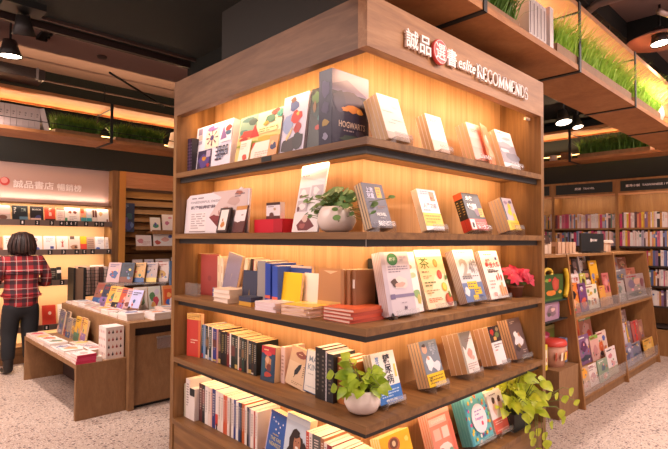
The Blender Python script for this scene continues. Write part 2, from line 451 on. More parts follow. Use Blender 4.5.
# header lettering
LET = mat('#f6e9e2', .4); LSIDE = mat('#5a463c', .5)
def letter(txt, x0, x1, zc, h, parent, bold=.02, face=LET, dy=-.012, shear=0., name='lettering'):
    mb = MB(); vs, fs, tw, th = glyphs(txt, bold, .0, shear)
    w = x1 - x0; sx = w / tw; sz = h / th
    me = bpy.data.curves.new('t', 'FONT'); me.body = txt; me.size = 1; me.offset = bold; me.extrude = .006 / max(sx, .01); me.shear = shear; me.align_x = 'CENTER'; me.align_y = 'CENTER'; me.resolution_u = 2
    o = bpy.data.objects.new('t', me); m3 = bpy.data.meshes.new_from_object(o)
    V = [v.co.copy() for v in m3.vertices]; F = [tuple(p.vertices) for p in m3.polygons]
    bpy.data.objects.remove(o); bpy.data.curves.remove(me); bpy.data.meshes.remove(m3)
    cx = (min(v.x for v in V) + max(v.x for v in V)) / 2; cy = (min(v.y for v in V) + max(v.y for v in V)) / 2
    mb.add([((v.x - cx) * sx + (x0 + x1) / 2, dy - v.z * sx, (v.y - cy) * sz + zc) for v in V], F, face)
    # two studs holding the word off the board
    for q in (.2, .8): mb.box((x0 + w * q - .003, dy, zc - .006), (x0 + w * q + .003, .0005, zc + .006), LSIDE)
    return mb.build(name, parent)
for t, x0, x1 in (('誠', .228, .315), ('品', .326, .41), ('書', .54, .622)): letter(t, x0, x1, 2.347, .082, hd2, .012)
# red round badge
bd = MB(); MM = Matrix.Translation((.474, -.02, 2.345)) @ Matrix.Rotation(rad(90), 4, 'X')
bd.lathe([(0, .006), (.055, .006), (.058, .003), (.058, -.008), (0, -.008)], mat('#c8413c', .35), MM, 32, False)
put_text(bd, '選', .078, None, LET, Matrix.Translation((.474, -.0272, 2.345)), .012)
bd.lathe([(.051, .0075), (.053, .0075)], LET, MM, 32, False)
bd.box((.44, -.012, 2.34), (.446, 0, 2.35), LSIDE); bd.box((.502, -.012, 2.34), (.508, 0, 2.35), LSIDE)
bd.build('badge', hd2)
letter('eslite', .638, .795, 2.344, .056, hd2, .008, shear=.3)
MB().box((1.53, .06, 2.232), (1.585, .075, 2.246), mat('#e8dcd2', .4)).build('light_bracket', bc)
# serif capitals drawn stroke by stroke
def serif_word(word, x0, x1, zb, h, parent):
    T, t, s = .2, .085, .06
    def arc(cx, cy, rx, ry, a0, a1, n=12): return [(cx + rx * math.cos(rad(a0 + (a1 - a0) * i / n)), cy + ry * math.sin(rad(a0 + (a1 - a0) * i / n))) for i in range(n + 1)]
    def foot(x, y, w=.16): return ([(x - w, y), (x + w, y)], s)
    G = {
        'R': (.8, [([(.18, 0), (.18, 1)], T), ([(.18, .97), (.4, .97)] + arc(.4, .74, .24, .23, 90, -90) + [(.18, .51)], .11), ([(.42, .5), (.78, 0)], T), foot(.18, .02), foot(.1, .98, .1), foot(.78, .02, .1)]),
        'E': (.72, [([(.18, 0), (.18, 1)], T), ([(.1, .975), (.64, .975), (.66, .8)], t), ([(.18, .51), (.5, .51)], t), ([(.1, .025), (.66, .025), (.7, .22)], t), foot(.18, .02, .14)]),
        'C': (.8, [(arc(.46, .5, .34, .47, 45, 315, 16), .12), ([(.71, .95), (.71, .7)], t), ([(.71, .05), (.71, .3)], t)]),
        'O': (.9, [(arc(.47, .5, .36, .46, 0, 360, 22), .13)]),
        'M': (1.05, [([(.17, 0), (.17, 1)], t + .02), ([(.17, 1), (.53, .08)], T), ([(.53, .08), (.88, 1)], t), ([(.88, 0), (.88, 1)], T), foot(.17, .02, .13), foot(.9, .02), foot(.1, .98, .1), foot(.95, .98, .1)]),
        'N': (.88, [([(.18, 0), (.18, 1)], t + .02), ([(.17, 1), (.74, .02)], T), ([(.74, 0), (.74, 1)], t + .02), foot(.18, .02, .13), foot(.1, .98, .1), foot(.74, .98, .13)]),
        'D': (.88, [([(.18, 0), (.18, 1)], T), ([(.1, .97), (.4, .97)] + arc(.4, .5, .38, .47, 90, -90) + [(.1, .03)], .1), foot(.18, .02, .1)]),
        'S': (.64, [(arc(.32, .75, .2, .22, 20, 250, 10) + arc(.32, .26, .22, .24, 70, -160, 10), .12), ([(.53, .95), (.53, .75)], t), ([(.1, .05), (.1, .26)], t)]),
    }
    tot = sum(G[c][0] for c in word); k = (x1 - x0) / tot; x = x0
    for c in word:
        adv, strokes = G[c]; mb = MB()
        for pts, wd in strokes:
            for (ax, az), (bx_, bz) in zip(pts, pts[1:]):
                A = Vector((x + ax * k, 0, zb + az * h)); B = Vector((x + bx_ * k, 0, zb + bz * h)); d = (B - A)
                if d.length < 1e-6: continue
                d.normalize(); nrm = Vector((-d.z, 0, d.x)) * wd * .5 * h; e = d * .012 * h
                q = [A - nrm - e, B - nrm + e, B + nrm + e, A + nrm - e]
                mb.prism([(p.x, p.z) for p in q], 'y', -.018, -.012, LET)
        mb.box((x + .17 * k - .003, -.012, zb + h * .4), (x + .17 * k + .003, .0005, zb + h * .55), LSIDE)
        mb.build('letter', parent); x += adv * k
serif_word('RECOMMENDS', .808, 1.388, 2.306, .07, hd2)
tag(bx('price_strip_label', (-.0022, .62, 1.861), (-.0006, .70, 1.885), BLK), 'small black label on the front edge of the top shelf', 'label')

# ================================================================ shelf 1, face with the sign
display('white paperback with pale waves beside the bookcase corner on the top shelf', 'R', .285, .062, S[1], .152, .225, .02, 4, 19, '#e9d9d2', [('b', .3, .62, .3, .015, '#c3a9ab'), ('b', .65, .45, .3, .012, '#bda3a5'), ('l', .2, .35, .8, .4, 1, '#caaeae'), ('b', .7, .78, .18, .05, '#c3b4c6'), ('r', 0, 0, 1, .16, '#cbb7ae')], 'wave-patterned white paperback', spine='R')
display('white paperback with a lilac sketch, second title from the corner on the top shelf', 'R', .62, .062, S[1], .135, .20, .019, 3, 17, '#f3e8e6', [('b', .45, .6, .16, .1, '#cbbfd8'), ('b', .6, .5, .1, .08, '#d7cde0'), ('r', 0, 0, 1, .3, '#ecc9b8'), ('l', .2, .8, .8, .88, 2, '#9c8d96')], 'lilac-sketch white paperback', spine='R')
display('pale pink paperback fading to coral, third title from the corner on the top shelf', 'R', 1.0, .062, S[1], .14, .22, .022, 3, 16, '#f4c6bb', [('r', 0, 0, 1, .35, '#ee9d8b'), ('r', 0, .35, 1, .6, '#f1b1a2'), ('l', .2, .75, .8, .85, 2, '#d98f83')], 'pink paperback', spine='R')
make_book('thin orange booklet leaning in front of the pink paperbacks on the top shelf', .15, .25, .004, '#e8845a', [('b', .5, .3, .3, .1, '#f3c0a0'), ('b', .4, .6, .2, .15, '#f6e2d2'), ('p', [(.0, .5), (1, .2), (1, .35), (0, .75)], '#f7b28e')], loc=(1.115, .055, S[1] + .002), rot=(-rad(14), 0, rad(14)), name='booklet', cat='booklet')
display('white book with a grey mountain landscape cover by the header end of the top shelf', 'R', 1.36, .062, S[1], .2, .24, .026, 2, 17, '#d9d2d3', [('r', .0, .12, 1, .62, '#8e8791'), ('b', .4, .62, .45, .08, '#a59ea8'), ('b', .7, .3, .4, .12, '#6f6a75'), ('b', .3, .45, .3, .05, '#ccc6cc'), ('b', .6, .8, .3, .05, '#aaa3ad'), ('l', .1, .9, .6, .96, 1, '#6f6a75')], 'grey landscape book', spine='R')

# shelf 1, other face: game boxes
def boxitem(name, label, cat, w, h, t, color, art, sart, face, s, d, z, tilt=0, yaw=0, rough=.3, topc=None):
    rz = YAW[face] + yaw
    o = root(name, label, cat, face_pos(face, s, d, z + .002 + t * math.sin(rad(tilt))), None, (-rad(tilt), 0, rz))
    m = MB(); m.box((-w / 2, 0, 0), (w / 2, t, h), mat(color, rough)); m.build('box_body', o)
    a = MB()
    if art: art_mesh(a, art, w, h, Matrix())
    if sart: art_mesh(a, sart, t, h, spine_matrix(w, t, 'L'))
    if a.v: a.build('box_print', o)
    return o
boxitem('game_box', 'big dark blue game box with glowing orange hills and metal lettering', 'game box', .235, .335, .083, '#2e2c40',
        [('r', 0, .72, 1, 1, '#6c6690'), ('p', [(0, 1), (0, .8), (.4, .9), (1, .72), (1, 1)], '#8a82a8'), ('b', .45, .64, .4, .1, '#4a4054'), ('b', .2, .6, .16, .14, '#403a50'),
         ('b', .58, .52, .22, .05, '#b8743c'), ('b', .75, .5, .1, .04, '#e0a04c'), ('b', .35, .5, .1, .03, '#c07a40'), ('p', [(0, .5), (.3, .42), (.6, .46), (1, .4), (1, 0), (0, 0)], '#25233a'),
         ('b', .5, .12, .3, .05, '#3d4a44'), ('b', .75, .2, .12, .05, '#4c4658'), ('t', 'HOGWARTS', .53, .3, .72, .085, '#b9a08e', .02), ('l', .3, .2, .75, .24, 1, '#8d7c80')],
        [('b', .5, .75, .35, .12, '#5b5470'), ('b', .5, .5, .3, .08, '#4b4560'), ('b', .5, .3, .3, .05, '#a58848'), ('b', .5, .12, .2, .05, '#8d8aa0')], 'R', .148, .232, S[1], 0, 0)
boxitem('game_box', 'black and green picture box squeezed beside the big dark blue game box', 'game box', .11, .30, .05, '#20241f',
        [('b', .4, .85, .3, .1, '#4a6b3e'), ('b', .5, .6, .3, .1, '#1f3a3a'), ('b', .6, .35, .2, .04, '#b33a2c'), ('b', .3, .7, .12, .1, '#7a5a3a'), ('b', .7, .5, .15, .06, '#2f6a6a')], None, 'L', .40, .08, S[1], 6, 0)
boxitem('game_box', 'pale blue box with red and blue armoured figures and dark machines on it', 'game box', .19, .30, .04, '#c9c3d6',
        [('b', .45, .82, .2, .09, '#50608c'), ('b', .4, .92, .12, .05, '#6d4b3a'), ('b', .3, .5, .22, .2, '#8a9ac0'), ('b', .6, .6, .2, .14, '#c23a30'), ('b', .7, .42, .16, .1, '#a8322c'), ('b', .65, .66, .06, .04, '#e0b050'), ('b', .4, .15, .4, .14, '#3a2f30'), ('b', .75, .2, .22, .14, '#2a2628'),
         ('p', [(.25, .28), (.5, .46), (.45, .34), (.3, .22)], '#e2c28a'), ('r', .0, .05, .06, .7, '#5a4a4c')], None, 'L', .565, .07, S[1], 8, 0)
gb = boxitem('game_box', 'yellow-green fantasy picture box with red dragons and rope border', 'game box', .40, .27, .05, '#ecd9b4',
        [('r', 0, 0, 1, .55, '#d9c27c'), ('r', .02, .55, .42, 1, '#7fa08c'), ('b', .2, .92, .15, .06, '#3c6a68'), ('b', .32, .85, .12, .07, '#35504c'), ('b', .12, .66, .1, .08, '#4b7a70'), ('b', .24, .6, .18, .09, '#c04438'), ('p', [(.3, .5), (.38, .78), (.52, .5)], '#c8302c'), ('b', .16, .5, .1, .05, '#a83a30'),
         ('b', .72, .82, .12, .09, '#4d7a62'), ('b', .82, .94, .1, .06, '#8c3c34'), ('b', .93, .88, .07, .09, '#3f9080'), ('b', .64, .74, .06, .05, '#b39a3c'), ('r', .5, .55, .9, .66, '#e8dca0'), ('l', .5, .56, .9, .65, 2, '#6d8a4a'), ('b', .7, .42, .25, .06, '#b8a23e'), ('b', .3, .36, .3, .06, '#8f9a44')],
        None, 'L', .88, .085, S[1], 10, 0)
for nm, lb, w, h, c, art, s, d in (
    ('picture_card', 'cream card with a red mark propped against the fantasy box', .1, .13, '#f3e8d8', [('b', .6, .25, .25, .14, '#c8503c'), ('l', .1, .6, .6, .9, 3, '#d9b89a')], .955, .055),
    ('picture_card', 'wide cream card with red corners below the rope border', .19, .105, '#f1e4d6', [('p', [(0, 1), (.14, 1), (.0, .6)], '#c8503c'), ('p', [(.86, 1), (1, 1), (1, .6)], '#c8503c'), ('l', .2, .15, .85, .5, 3, '#d9b6a6')], .80, .06),
    ('picture_card', 'small star-shaped dark blue and orange figure card at the fantasy box corner', .075, .12, '#e3a070', [('b', .55, .55, .35, .2, '#3f4266'), ('b', .4, .7, .14, .1, '#e8c090')], .70, .055)):
    make_book(lb, w, h, .003, c, art, detail=False, name=nm, cat='card', loc=(d, s, S[1] + .001), rot=(-rad(12), 0, -math.pi / 2))
boxitem('game_box', 'white box of purple boxing-ring artwork with small photo tiles', 'game box', .42, .29, .045, '#e6e0ee',
        [('r', .05, .83, .17, .97, '#8a7f9c'), ('r', .06, .71, .18, .82, '#c9b5ae'), ('r', .08, .62, .18, .69, '#a9a0b8'), ('r', .28, .48, .66, .95, '#f2e2cc'), ('e', .47, .9, .15, .06, '#8a6aa8'), ('r', .5, .9, .7, .97, '#c9c2e2')] +
        [('p', [(.47 + .05 * math.cos(q), .7 + .04 * math.sin(q)), (.47 + .16 * math.cos(q + .12), .7 + .17 * math.sin(q + .12)), (.47 + .16 * math.cos(q - .12), .7 + .17 * math.sin(q - .12))], '#6b4a5a') for q in [k * .785 for k in range(8)]] +
        [('b', .47, .7, .06, .06, '#5a4a7c'), ('r', .12, .05, .5, .46, '#3d3552'), ('b', .3, .22, .16, .14, '#5c4a86'), ('b', .3, .28, .06, .05, '#c88a3a'), ('r', .36, .3, .48, .44, '#b7a7c0'), ('b', .44, .12, .05, .05, '#b03a3a'),
         ('r', .72, .55, 1, .95, '#efe6ee'), ('b', .9, .82, .08, .06, '#b23c36'), ('b', .92, .72, .08, .05, '#4b6a86'), ('p', [(.72, .6), (.78, .9), (.88, .62)], '#8c6a9c'), ('l', .62, .16, .94, .5, 4, '#4c4a5c'), ('l', .66, .2, .94, .46, 3, '#77809c')],
        None, 'L', 1.365, .10, S[1], 6, 0)
for k, (c, y) in enumerate((('#3a2a44', 1.592), ('#4a3052', 1.573), ('#26212c', 1.553))):
    spine_book(f'{["plum", "violet", "near-black"][k]} spine standing by the oak side panel on the top shelf', .018, .2, .225, c, [('l', .2, .1, .8, .9, 9, '#7d6a8c')], (.075, y, S[1]), -math.pi / 2)

# ================================================================ shelf 2
display('slate purple paperback with a yellow sticker beside the corner on the second shelf', 'R', .172, .062, S[2], .137, .205, .014, 3, 19, '#4b4354',
        [('r', .6, .68, .84, .92, '#e8a92e'), ('l', .64, .72, .8, .9, 3, '#b5622a'), ('t', '上流\n兒童', .3, .78, .34, .26, '#c9c4dc', .02), ('l', .5, .42, .9, .5, 2, '#8c5f50'), ('t', 'NOVEL', .6, .3, .45, None, '#e6ddd8', .04), ('l', .5, .2, .9, .24, 1, '#b5aaa8'), ('l', .1, .06, .8, .12, 2, '#8d8494')], 'slate purple paperback', spine='R')
display('thick white book with a yellow band and orange sticker on the second shelf', 'R', .567, .062, S[2], .15, .21, .034, 1, 18, '#efe6e4',
        [('r', 0, .85, 1, 1, '#c3bcc6'), ('l', .15, .87, .8, .97, 2, '#8d8494'), ('r', 0, .1, 1, .42, '#f0c02a'), ('l', .1, .16, .9, .38, 3, '#c98a1e'), ('r', .62, .72, .88, .95, '#e2703a'), ('l', .64, .75, .86, .84, 1, '#7a2f18'), ('t', '人選之書', .5, .6, .75, .13, '#9a8f98', .02), ('l', .1, .45, .7, .52, 1, '#b0a4aa')], 'yellow-banded white book', spine='R', pg=PAGE)
display('black book with red band and white title on the second shelf', 'R', .982, .062, S[2], .175, .215, .026, 2, 19, '#211d1e',
        [('t', '未來', .36, .86, .4, .12, '#ece4dc', .03), ('t', '地圖', .4, .62, .55, .2, '#f2ece6', .04), ('b', .6, .48, .14, .1, '#7b5566'), ('r', .72, .36, .98, .6, '#e8a92a'), ('l', .76, .4, .95, .56, 3, '#7a4a18'), ('r', 0, 0, 1, .3, '#cf4538'), ('r', .03, .03, .3, .29, '#f0ddd4'), ('b', .16, .14, .08, .09, '#2a2426'), ('l', .36, .08, .9, .22, 3, '#f2b8a8')],
        'black and red book', spine='L', spart=[('r', 0, 0, 1, .3, '#cf4538'), ('r', 0, .84, 1, 1, '#e0683e'), ('l', .25, .4, .75, .8, 6, '#b09a58')], pg=PAGE)
display('black and yellow illustrated paperback at the end of the second shelf', 'R', 1.388, .062, S[2], .14, .205, .019, 4, 19, '#b7aab4',
        [('r', 0, 0, 1, .3, '#f2c21e'), ('p', [(0, 1), (.12, 1), (.12, .3), (0, .3)], '#2a2428'), ('b', .6, .72, .14, .12, '#e9bc28'), ('b', .5, .55, .2, .1, '#f0c830'), ('b', .8, .4, .15, .14, '#f0c21e'), ('b', .35, .85, .16, .06, '#8d6f86'), ('l', .2, .06, .9, .24, 3, '#b8861a'), ('b', .75, .88, .14, .06, '#55465c')],
        'black and yellow paperback', spine='R')

def board(name, label, cat, w, h, t, color, art, face, s, d, z, tilt=0, outline=None, yaw=0, par=None):
    o = root(name, label, cat, face_pos(face, s, d, z + .002 + t * math.sin(rad(tilt))), None, (-rad(tilt), 0, YAW[face] + yaw))
    m = MB()
    if outline: m.prism([((x - .5) * w, q * h) for x, q in outline], 'y', 0, t, mat(color, .4))
    else: m.box((-w / 2, 0, 0), (w / 2, t, h), mat(color, .4))
    m.build('board', o)
    a = MB(); art_mesh(a, art, w, h, Matrix()); a.build('board_print', o)
    return o
boardart = [('t', 'ONEDERFUL DESIGN', .36, .77, .56, .055, '#8d8087', .01), ('t', '就愛捉弄甜點', .3, .64, .42, .085, '#6d5f68', .03), ('l', .1, .84, .5, .9, 1, '#8a7a80'), ('r', .09, .05, .37, .52, '#f2e6e4'), ('r', .09, .03, .37, .055, '#a08e88'), ('l', .11, .1, .35, .5, 7, '#b8a5a6'),
            ('p', [(.42, .4), (.5, .6), (.6, .84), (.44, .98), (.98, .98), (.98, .5), (.72, .3)], '#dcc3bd'), ('b', .66, .48, .1, .12, '#b98a80'), ('b', .64, .5, .06, .07, '#f0ded6'), ('p', [(.42, .38), (.5, .44), (.62, .32), (.66, .12), (.6, .08)], '#7d3b3a'), ('b', .53, .36, .09, .07, '#8c4444'), ('b', .78, .72, .1, .1, '#caa9a0'), ('b', .86, .9, .05, .06, '#b06c58'), ('l', .8, .8, .94, .9, 2, '#7c6a70')]
board('display_board', 'wide white chocolate promotion board with a clipped corner and hands photo', 'sign', .69, .245, .012, '#e9dfe2', boardart, 'L', 1.245, .055, S[2], 4, [(0, 0), (1, 0), (1, .97), (.9, .98), (.87, 1.03), (.84, .98), (.06, .96), (0, .86)])
board('framed_card', 'dark framed card with a biscuit picture leaning before the wide white board', 'card', .13, .14, .012, '#3a2a28', [('r', .14, .1, .86, .92, '#efe6de'), ('b', .5, .32, .2, .14, '#c8803c'), ('b', .45, .5, .06, .08, '#b06a34')], 'L', 1.09, .012, S[2], 12, yaw=rad(-6))
board('chocolate_card', 'brown and white chocolate bar card beside the dark framed card', 'card', .13, .145, .008, '#5f3838', [('r', 0, .42, 1, .85, '#ece0e0'), ('r', 0, .85, 1, 1, '#c98b4a'), ('b', .4, .43, .25, .05, '#ece0e0'), ('l', .6, .6, .9, .7, 1, '#8b5a4a')], 'L', .93, .012, S[2], 12, yaw=rad(-8))
boxitem('red_box', 'low bright red gift box standing on the second shelf', 'box', .235, .068, .08, '#cf2334', [('r', .7, 0, 1, 1, '#b81c2c')], None, 'L', .725, .06, S[2])
boxitem('chocolate_box', 'small white and brown chocolate box on top of the red box', 'box', .115, .085, .03, '#e9dfe2', [('r', 0, .84, 1, 1, '#4a2c2a'), ('r', 0, 0, 1, .2, '#5c3634'), ('b', .4, .25, .18, .16, '#6d4440'), ('b', .62, .6, .1, .08, '#c9a884'), ('l', .15, .7, .85, .8, 1, '#8a7078')], None, 'L', .715, .085, S[2] + .0685)
board('poster_board', 'tall white leaning board with chocolate photos in two rows', 'sign', .2, .33, .008, '#ece4e6',
      [('p', [(0, .85), (0, 1), (1, 1), (1, .72)], '#f7f2f2'), ('l', .08, .82, .6, .86, 1, '#a0949c'), ('r', .05, .5, .46, .66, '#cfc3c8'), ('b', .22, .57, .14, .06, '#f0e8e6'), ('b', .15, .53, .07, .03, '#7c5a56'), ('r', .52, .52, .95, .68, '#c9bdc2'), ('b', .7, .6, .12, .06, '#efe6e4'), ('r', .05, .3, .46, .47, '#c5b6ba'), ('b', .25, .38, .12, .05, '#eee2e0'), ('b', .12, .34, .06, .04, '#6f4a48'),
       ('r', 0, 0, 1, .28, '#efe6e4'), ('p', [(.15, .1), (.35, .2), (.6, .2), (.85, .08), (.6, .02), (.25, .02)], '#7a3f42'), ('b', .45, .2, .12, .06, '#dcbcae'), ('b', .4, .09, .12, .04, '#a8605c'), ('l', .6, .31, .9, .34, 1, '#7c6a70')],
      'L', .46, .075, S[2], 11, yaw=rad(-4))

# ---------------------------------------------------------------- plants
def leaf(mb, base, tip, width, m, fold=.25, curl=.15, seed=0, heart=True, nh=None):
    base = Vector(base); tip = Vector(tip); d = tip - base; L = d.length; d.normalize()
    side = d.cross(Vector(nh) if nh else Vector((0, 0, 1)))
    if side.length < .1: side = Vector((1, 0, 0))
    side.normalize(); up = side.cross(d).normalized()
    prof = [(0, .12), (.08, .62), (.25, 1), (.45, .92), (.65, .66), (.85, .3), (1, 0)] if heart else [(0, .1), (.2, .7), (.5, 1), (.8, .6), (1, 0)]
    vs = []
    for t, w in prof:
        c = base + d * (L * t) + up * (-curl * L * t * t)
        vs += [c + side * (-width * w / 2) + up * (fold * width * w * .5), c, c + side * (width * w / 2) + up * (fold * width * w * .5)]
    fs = []
    for i in range(len(prof) - 1):
        a = i * 3; fs += [(a, a + 1, a + 4, a + 3), (a + 1, a + 2, a + 5, a + 4)]
    mb.add(vs, fs, m, None, True)

def leaf_mat(name, c1, c2, rough=.4):
    m, nt, b = nodes(name)
    tc = nt.nodes.new('ShaderNodeTexCoord'); n = nt.nodes.new('ShaderNodeTexNoise'); n.inputs['Scale'].default_value = 22
    nt.links.new(tc.outputs['Object'], n.inputs['Vector'])
    nt.links.new(ramp(nt, n.outputs['Fac'], [(.35, c1), (.65, c2)]), b.inputs['Base Color'])
    b.inputs['Roughness'].default_value = rough
    b.inputs['Subsurface Weight'].default_value = .0
    tr = nt.nodes.new('ShaderNodeBsdfTranslucent'); tr.inputs[0].default_value = lin(c2)
    mx = nt.nodes.new('ShaderNodeMixShader'); mx.inputs[0].default_value = .3
    out = [x for x in nt.nodes if x.type == 'OUTPUT_MATERIAL'][0]
    nt.links.new(b.outputs[0], mx.inputs[1]); nt.links.new(tr.outputs[0], mx.inputs[2]); nt.links.new(mx.outputs[0], out.inputs[0])
    return m
LIME = leaf_mat('lime_leaf', '#7a9e26', '#b4cc3c'); POTH = leaf_mat('pothos_leaf', '#a4bc28', '#d6e04a'); PEP = leaf_mat('round_leaf', '#4a7040', '#7ea062'); PGRN = leaf_mat('dark_leaf', '#2c4a26', '#48632f')
REDL = leaf_mat('poinsettia_bract', '#c81c3c', '#e63a58'); SOIL = mat('#2b1d16', .95); STEM = mat('#6d7a34', .6)
POT = mat('#e6d6cc', .35)
def pot(parent, r, h, m, rim=.75, n=36):
    b = MB(); pr = [(0, 0), (r * .5, 0), (r * .8, h * .12), (r, h * .42), (r * .97, h * .62), (r * .86, h * .86), (r * rim, h), (r * (rim - .07), h * .985), (r * (rim - .05), h * .85)]
    b.lathe(pr, m, None, n); b.build('pot', parent)
    MB().lathe([(0, h * .86), (r * (rim - .03), h * .86)], SOIL, None, 24).build('soil', parent)

pp = root('potted_plant', 'round-leaved green plant in a cream ball pot by the tall white board', 'potted plant', (.115, .285, S[2]))
pot(pp, .088, .115, POT)
r2 = random.Random(3); fo = MB(); st = MB()
for k in range(150):
    a = r2.uniform(0, 6.28); rr = abs(r2.gauss(0, .07)) ; zz = r2.uniform(.10, .20) - rr * .25
    c = Vector((min(rr * math.cos(a) * .8, .12), rr * math.sin(a) * 1.5, zz))
    if k < 12: c.y = .06 + r2.uniform(0, .05) ; c.z = r2.uniform(.09, .15)
    R3 = r2.uniform(.012, .021); nrm = Vector((-.7 + r2.uniform(-.4, .4), r2.uniform(-.5, .5), .7)).normalized(); u = nrm.orthogonal().normalized(); w = nrm.cross(u)
    fo.add([c] + [c + (u * math.cos(q) + w * math.sin(q)) * R3 + nrm * .004 for q in [2 * math.pi * i / 10 for i in range(10)]], [(0, i + 1, (i + 1) % 10 + 1) for i in range(10)], PEP, None, True)
    st.tube([(0, c.y * .2, .1), (c.x * .5, c.y * .6, zz * .98 - .01), tuple(c)], .0016, STEM, 5)
fo.build('foliage', pp); st.build('stem', pp)

pl4 = root('potted_plant', 'lime green leafy plant in a cream ball pot at the bookcase corner', 'potted plant', (.115, .125, S[4]))
pot(pl4, .077, .1, POT, .8)
fo = MB(); st = MB(); r2 = random.Random(11)
for k in range(64):
    a = r2.uniform(0, 6.28); l = r2.uniform(.05, .135); e = r2.uniform(.1, .98)
    dx, dy = math.cos(a), math.sin(a)
    if dx > .5: l *= .7
    p1 = Vector((dx * l * (1 - e * .5) * .8, dy * l * (1 - e * .5), .1 + l * e * .85))
    tip = p1 + Vector((dx * .05, dy * .05, .012 - .03 * (1 - e)))
    st.tube([(dx * .01, dy * .01, .085), tuple(p1 * .6 + Vector((0, 0, .04))), tuple(p1)], .0017, STEM, 5)
    leaf(fo, p1, tip + Vector((0, 0, r2.uniform(-.03, .02))), r2.uniform(.035, .05), LIME, .2, .25, nh=(-.6 + r2.uniform(-.4, .4), -.5 + r2.uniform(-.5, .5), .6))
# two long sprays
for ex, ey, ez in ((-.02, .15, .135), (-.05, -.14, .15), (-.04, .11, .09)):
    st.tube([(0, 0, .09), (ex * .5, ey * .5, ez + .02), (ex, ey, ez)], .0018, STEM, 5)
    leaf(fo, (ex, ey, ez), (ex - .01, ey * 1.35, ez - .025), .045, LIME, nh=(-.7, -.3, .5))
fo.build('foliage', pl4); st.build('stem', pl4)

pt = root('poinsettia', 'red poinsettia in a small brown pot at the end of the third shelf', 'potted plant', (1.515, .13, S[3]))
MB().lathe([(0, 0), (.038, 0), (.046, .06), (.05, .06), (.05, .075), (.044, .075), (.042, .062), (0, .062)], mat('#7a4a38', .7), None, 24).build('pot', pt)
fo = MB(); gr = MB(); st = MB(); r2 = random.Random(5)
NV = Vector((-.6, -.6, .53)).normalized(); PU = NV.cross(Vector((0, 0, 1))).normalized(); PV = NV.cross(PU)
for k, (cx_, cy_, cz_) in enumerate(((-.06, -.03, .125), (-.01, -.06, .155), (.03, -.03, .14), (.02, -.08, .115), (-.03, .02, .16), (.035, .03, .165))):
    c = Vector((cx_, cy_, cz_)); st.tube([(0, 0, .06), tuple(c * .7), tuple(c)], .002, STEM, 5)
    for q in range(7):
        b2 = q * .9 + k; l = r2.uniform(.035, .055)
        d = PU * math.cos(b2) * l + PV * math.sin(b2) * l - NV * .008
        t_ = c + d; t_.x = min(t_.x, .075)
        leaf(fo, c, t_, .03, REDL, .15, .1, heart=False, nh=tuple(NV))
for k in range(10):
    a = k * .63; l = .075
    leaf(gr, (math.cos(a) * .02, math.sin(a) * .02, .10), (min(math.cos(a) * l, .07), math.sin(a) * l, .095), .04, PGRN, .15, .3, heart=False, nh=(-.5, -.6, .6))
fo.build('red_bracts', pt); gr.build('foliage', pt); st.build('stem', pt)

pb = root('trailing_plant', 'lime pothos trailing from a black trough at the end of the lowest shelf', 'potted plant', (1.42, .14, S[5]))
MB().box((-.11, -.10, 0), (.12, .09, .10), mat('#1d2426', .5)).build('trough', pb)
fo = MB(); st = MB(); r2 = random.Random(21)
for k in range(95):
    a = r2.uniform(0, 6.28); rr = r2.uniform(.02, .17); zz = r2.uniform(.11, .31) - rr * .15
    x = max(min(rr * math.cos(a) * 1.0 - .02, .12), -.19); y = min(rr * math.sin(a) * 1.0 - .06, .1)
    p1 = Vector((x, y, zz)); l = r2.uniform(.06, .09)
    d = Vector((math.cos(a) * .6 + r2.uniform(-.4, .4), math.sin(a) * .5 - .4, r2.uniform(-.9, .2))).normalized()
    t = p1 + d * l; t.x = min(t.x, .15)
    leaf(fo, p1, t, l * .72, POTH, .2, .25, nh=(-.6 + r2.uniform(-.5, .5), -.6 + r2.uniform(-.4, .4), .5))
    st.tube([(x * .3, y * .3, .09), (x * .8, y * .8, zz + .01), tuple(p1)], .0018, STEM, 5)
for (x, y, z) in ((-.06, -.16, .10), (-.09, -.18, .02), (-.05, -.17, -.03), (.02, -.17, .01), (.06, -.19, -.02), (.08, -.2, -.06), (.0, -.18, -.09), (.16, -.22, .19), (.24, -.24, .17), (.19, -.24, .10), (.21, -.24, .04), (.13, -.2, .02), (-.12, -.17, .06), (.3, -.25, .2), (.34, -.27, .13), (.1, -.2, .2), (-.02, -.2, -.13)):
    p1 = Vector((x, y, z)); l = r2.uniform(.065, .085)
    leaf(fo, p1, p1 + Vector((r2.uniform(-.02, .06), -.015, -l * r2.uniform(.3, .9))), l * .72, POTH, .2, .3, nh=(-.6, -.6, .4))
    st.tube([(x * .4, -.1, .11), (x * .8, y * .95, max(z, .1) + .02), tuple(p1 + Vector((0, .002, 0)))], .0018, STEM, 5)
fo.build('foliage', pb); st.build('stem', pb)
# ================================================================ shelf 3, face with the sign: magazines
display('pale magazine with a green round badge and a sleeping child photo', 'R', .335, .078, S[3], .2, .285, .009, 5, 12, '#d3c6cc',
        [('r', 0, 0, .14, 1, '#c0b3bd'), ('e', .4, .88, .19, .1, '#3f7a48'), ('e', .4, .88, .16, .085, '#4d8a55'), ('t', '親子', .4, .88, .22, .06, '#dfe8d8', .02), ('l', .66, .84, .9, .94, 2, '#b3a6b4'), ('l', .2, .66, .9, .78, 3, '#8d7f8f'),
         ('b', .6, .5, .3, .1, '#e3d2ca'), ('b', .35, .5, .12, .07, '#5c4640'), ('b', .55, .47, .2, .04, '#d2a898'), ('r', .14, .27, 1, .32, '#8a7f9c'), ('r', .14, .25, .3, .33, '#7c7090'), ('l', .5, .17, .8, .2, 1, '#a898a4'), ('t', 'M', .62, .1, .08, None, '#6f5f70', .03)],
        'green-badged magazine', pg=mat('#c8b2b2', .7), stand=True)
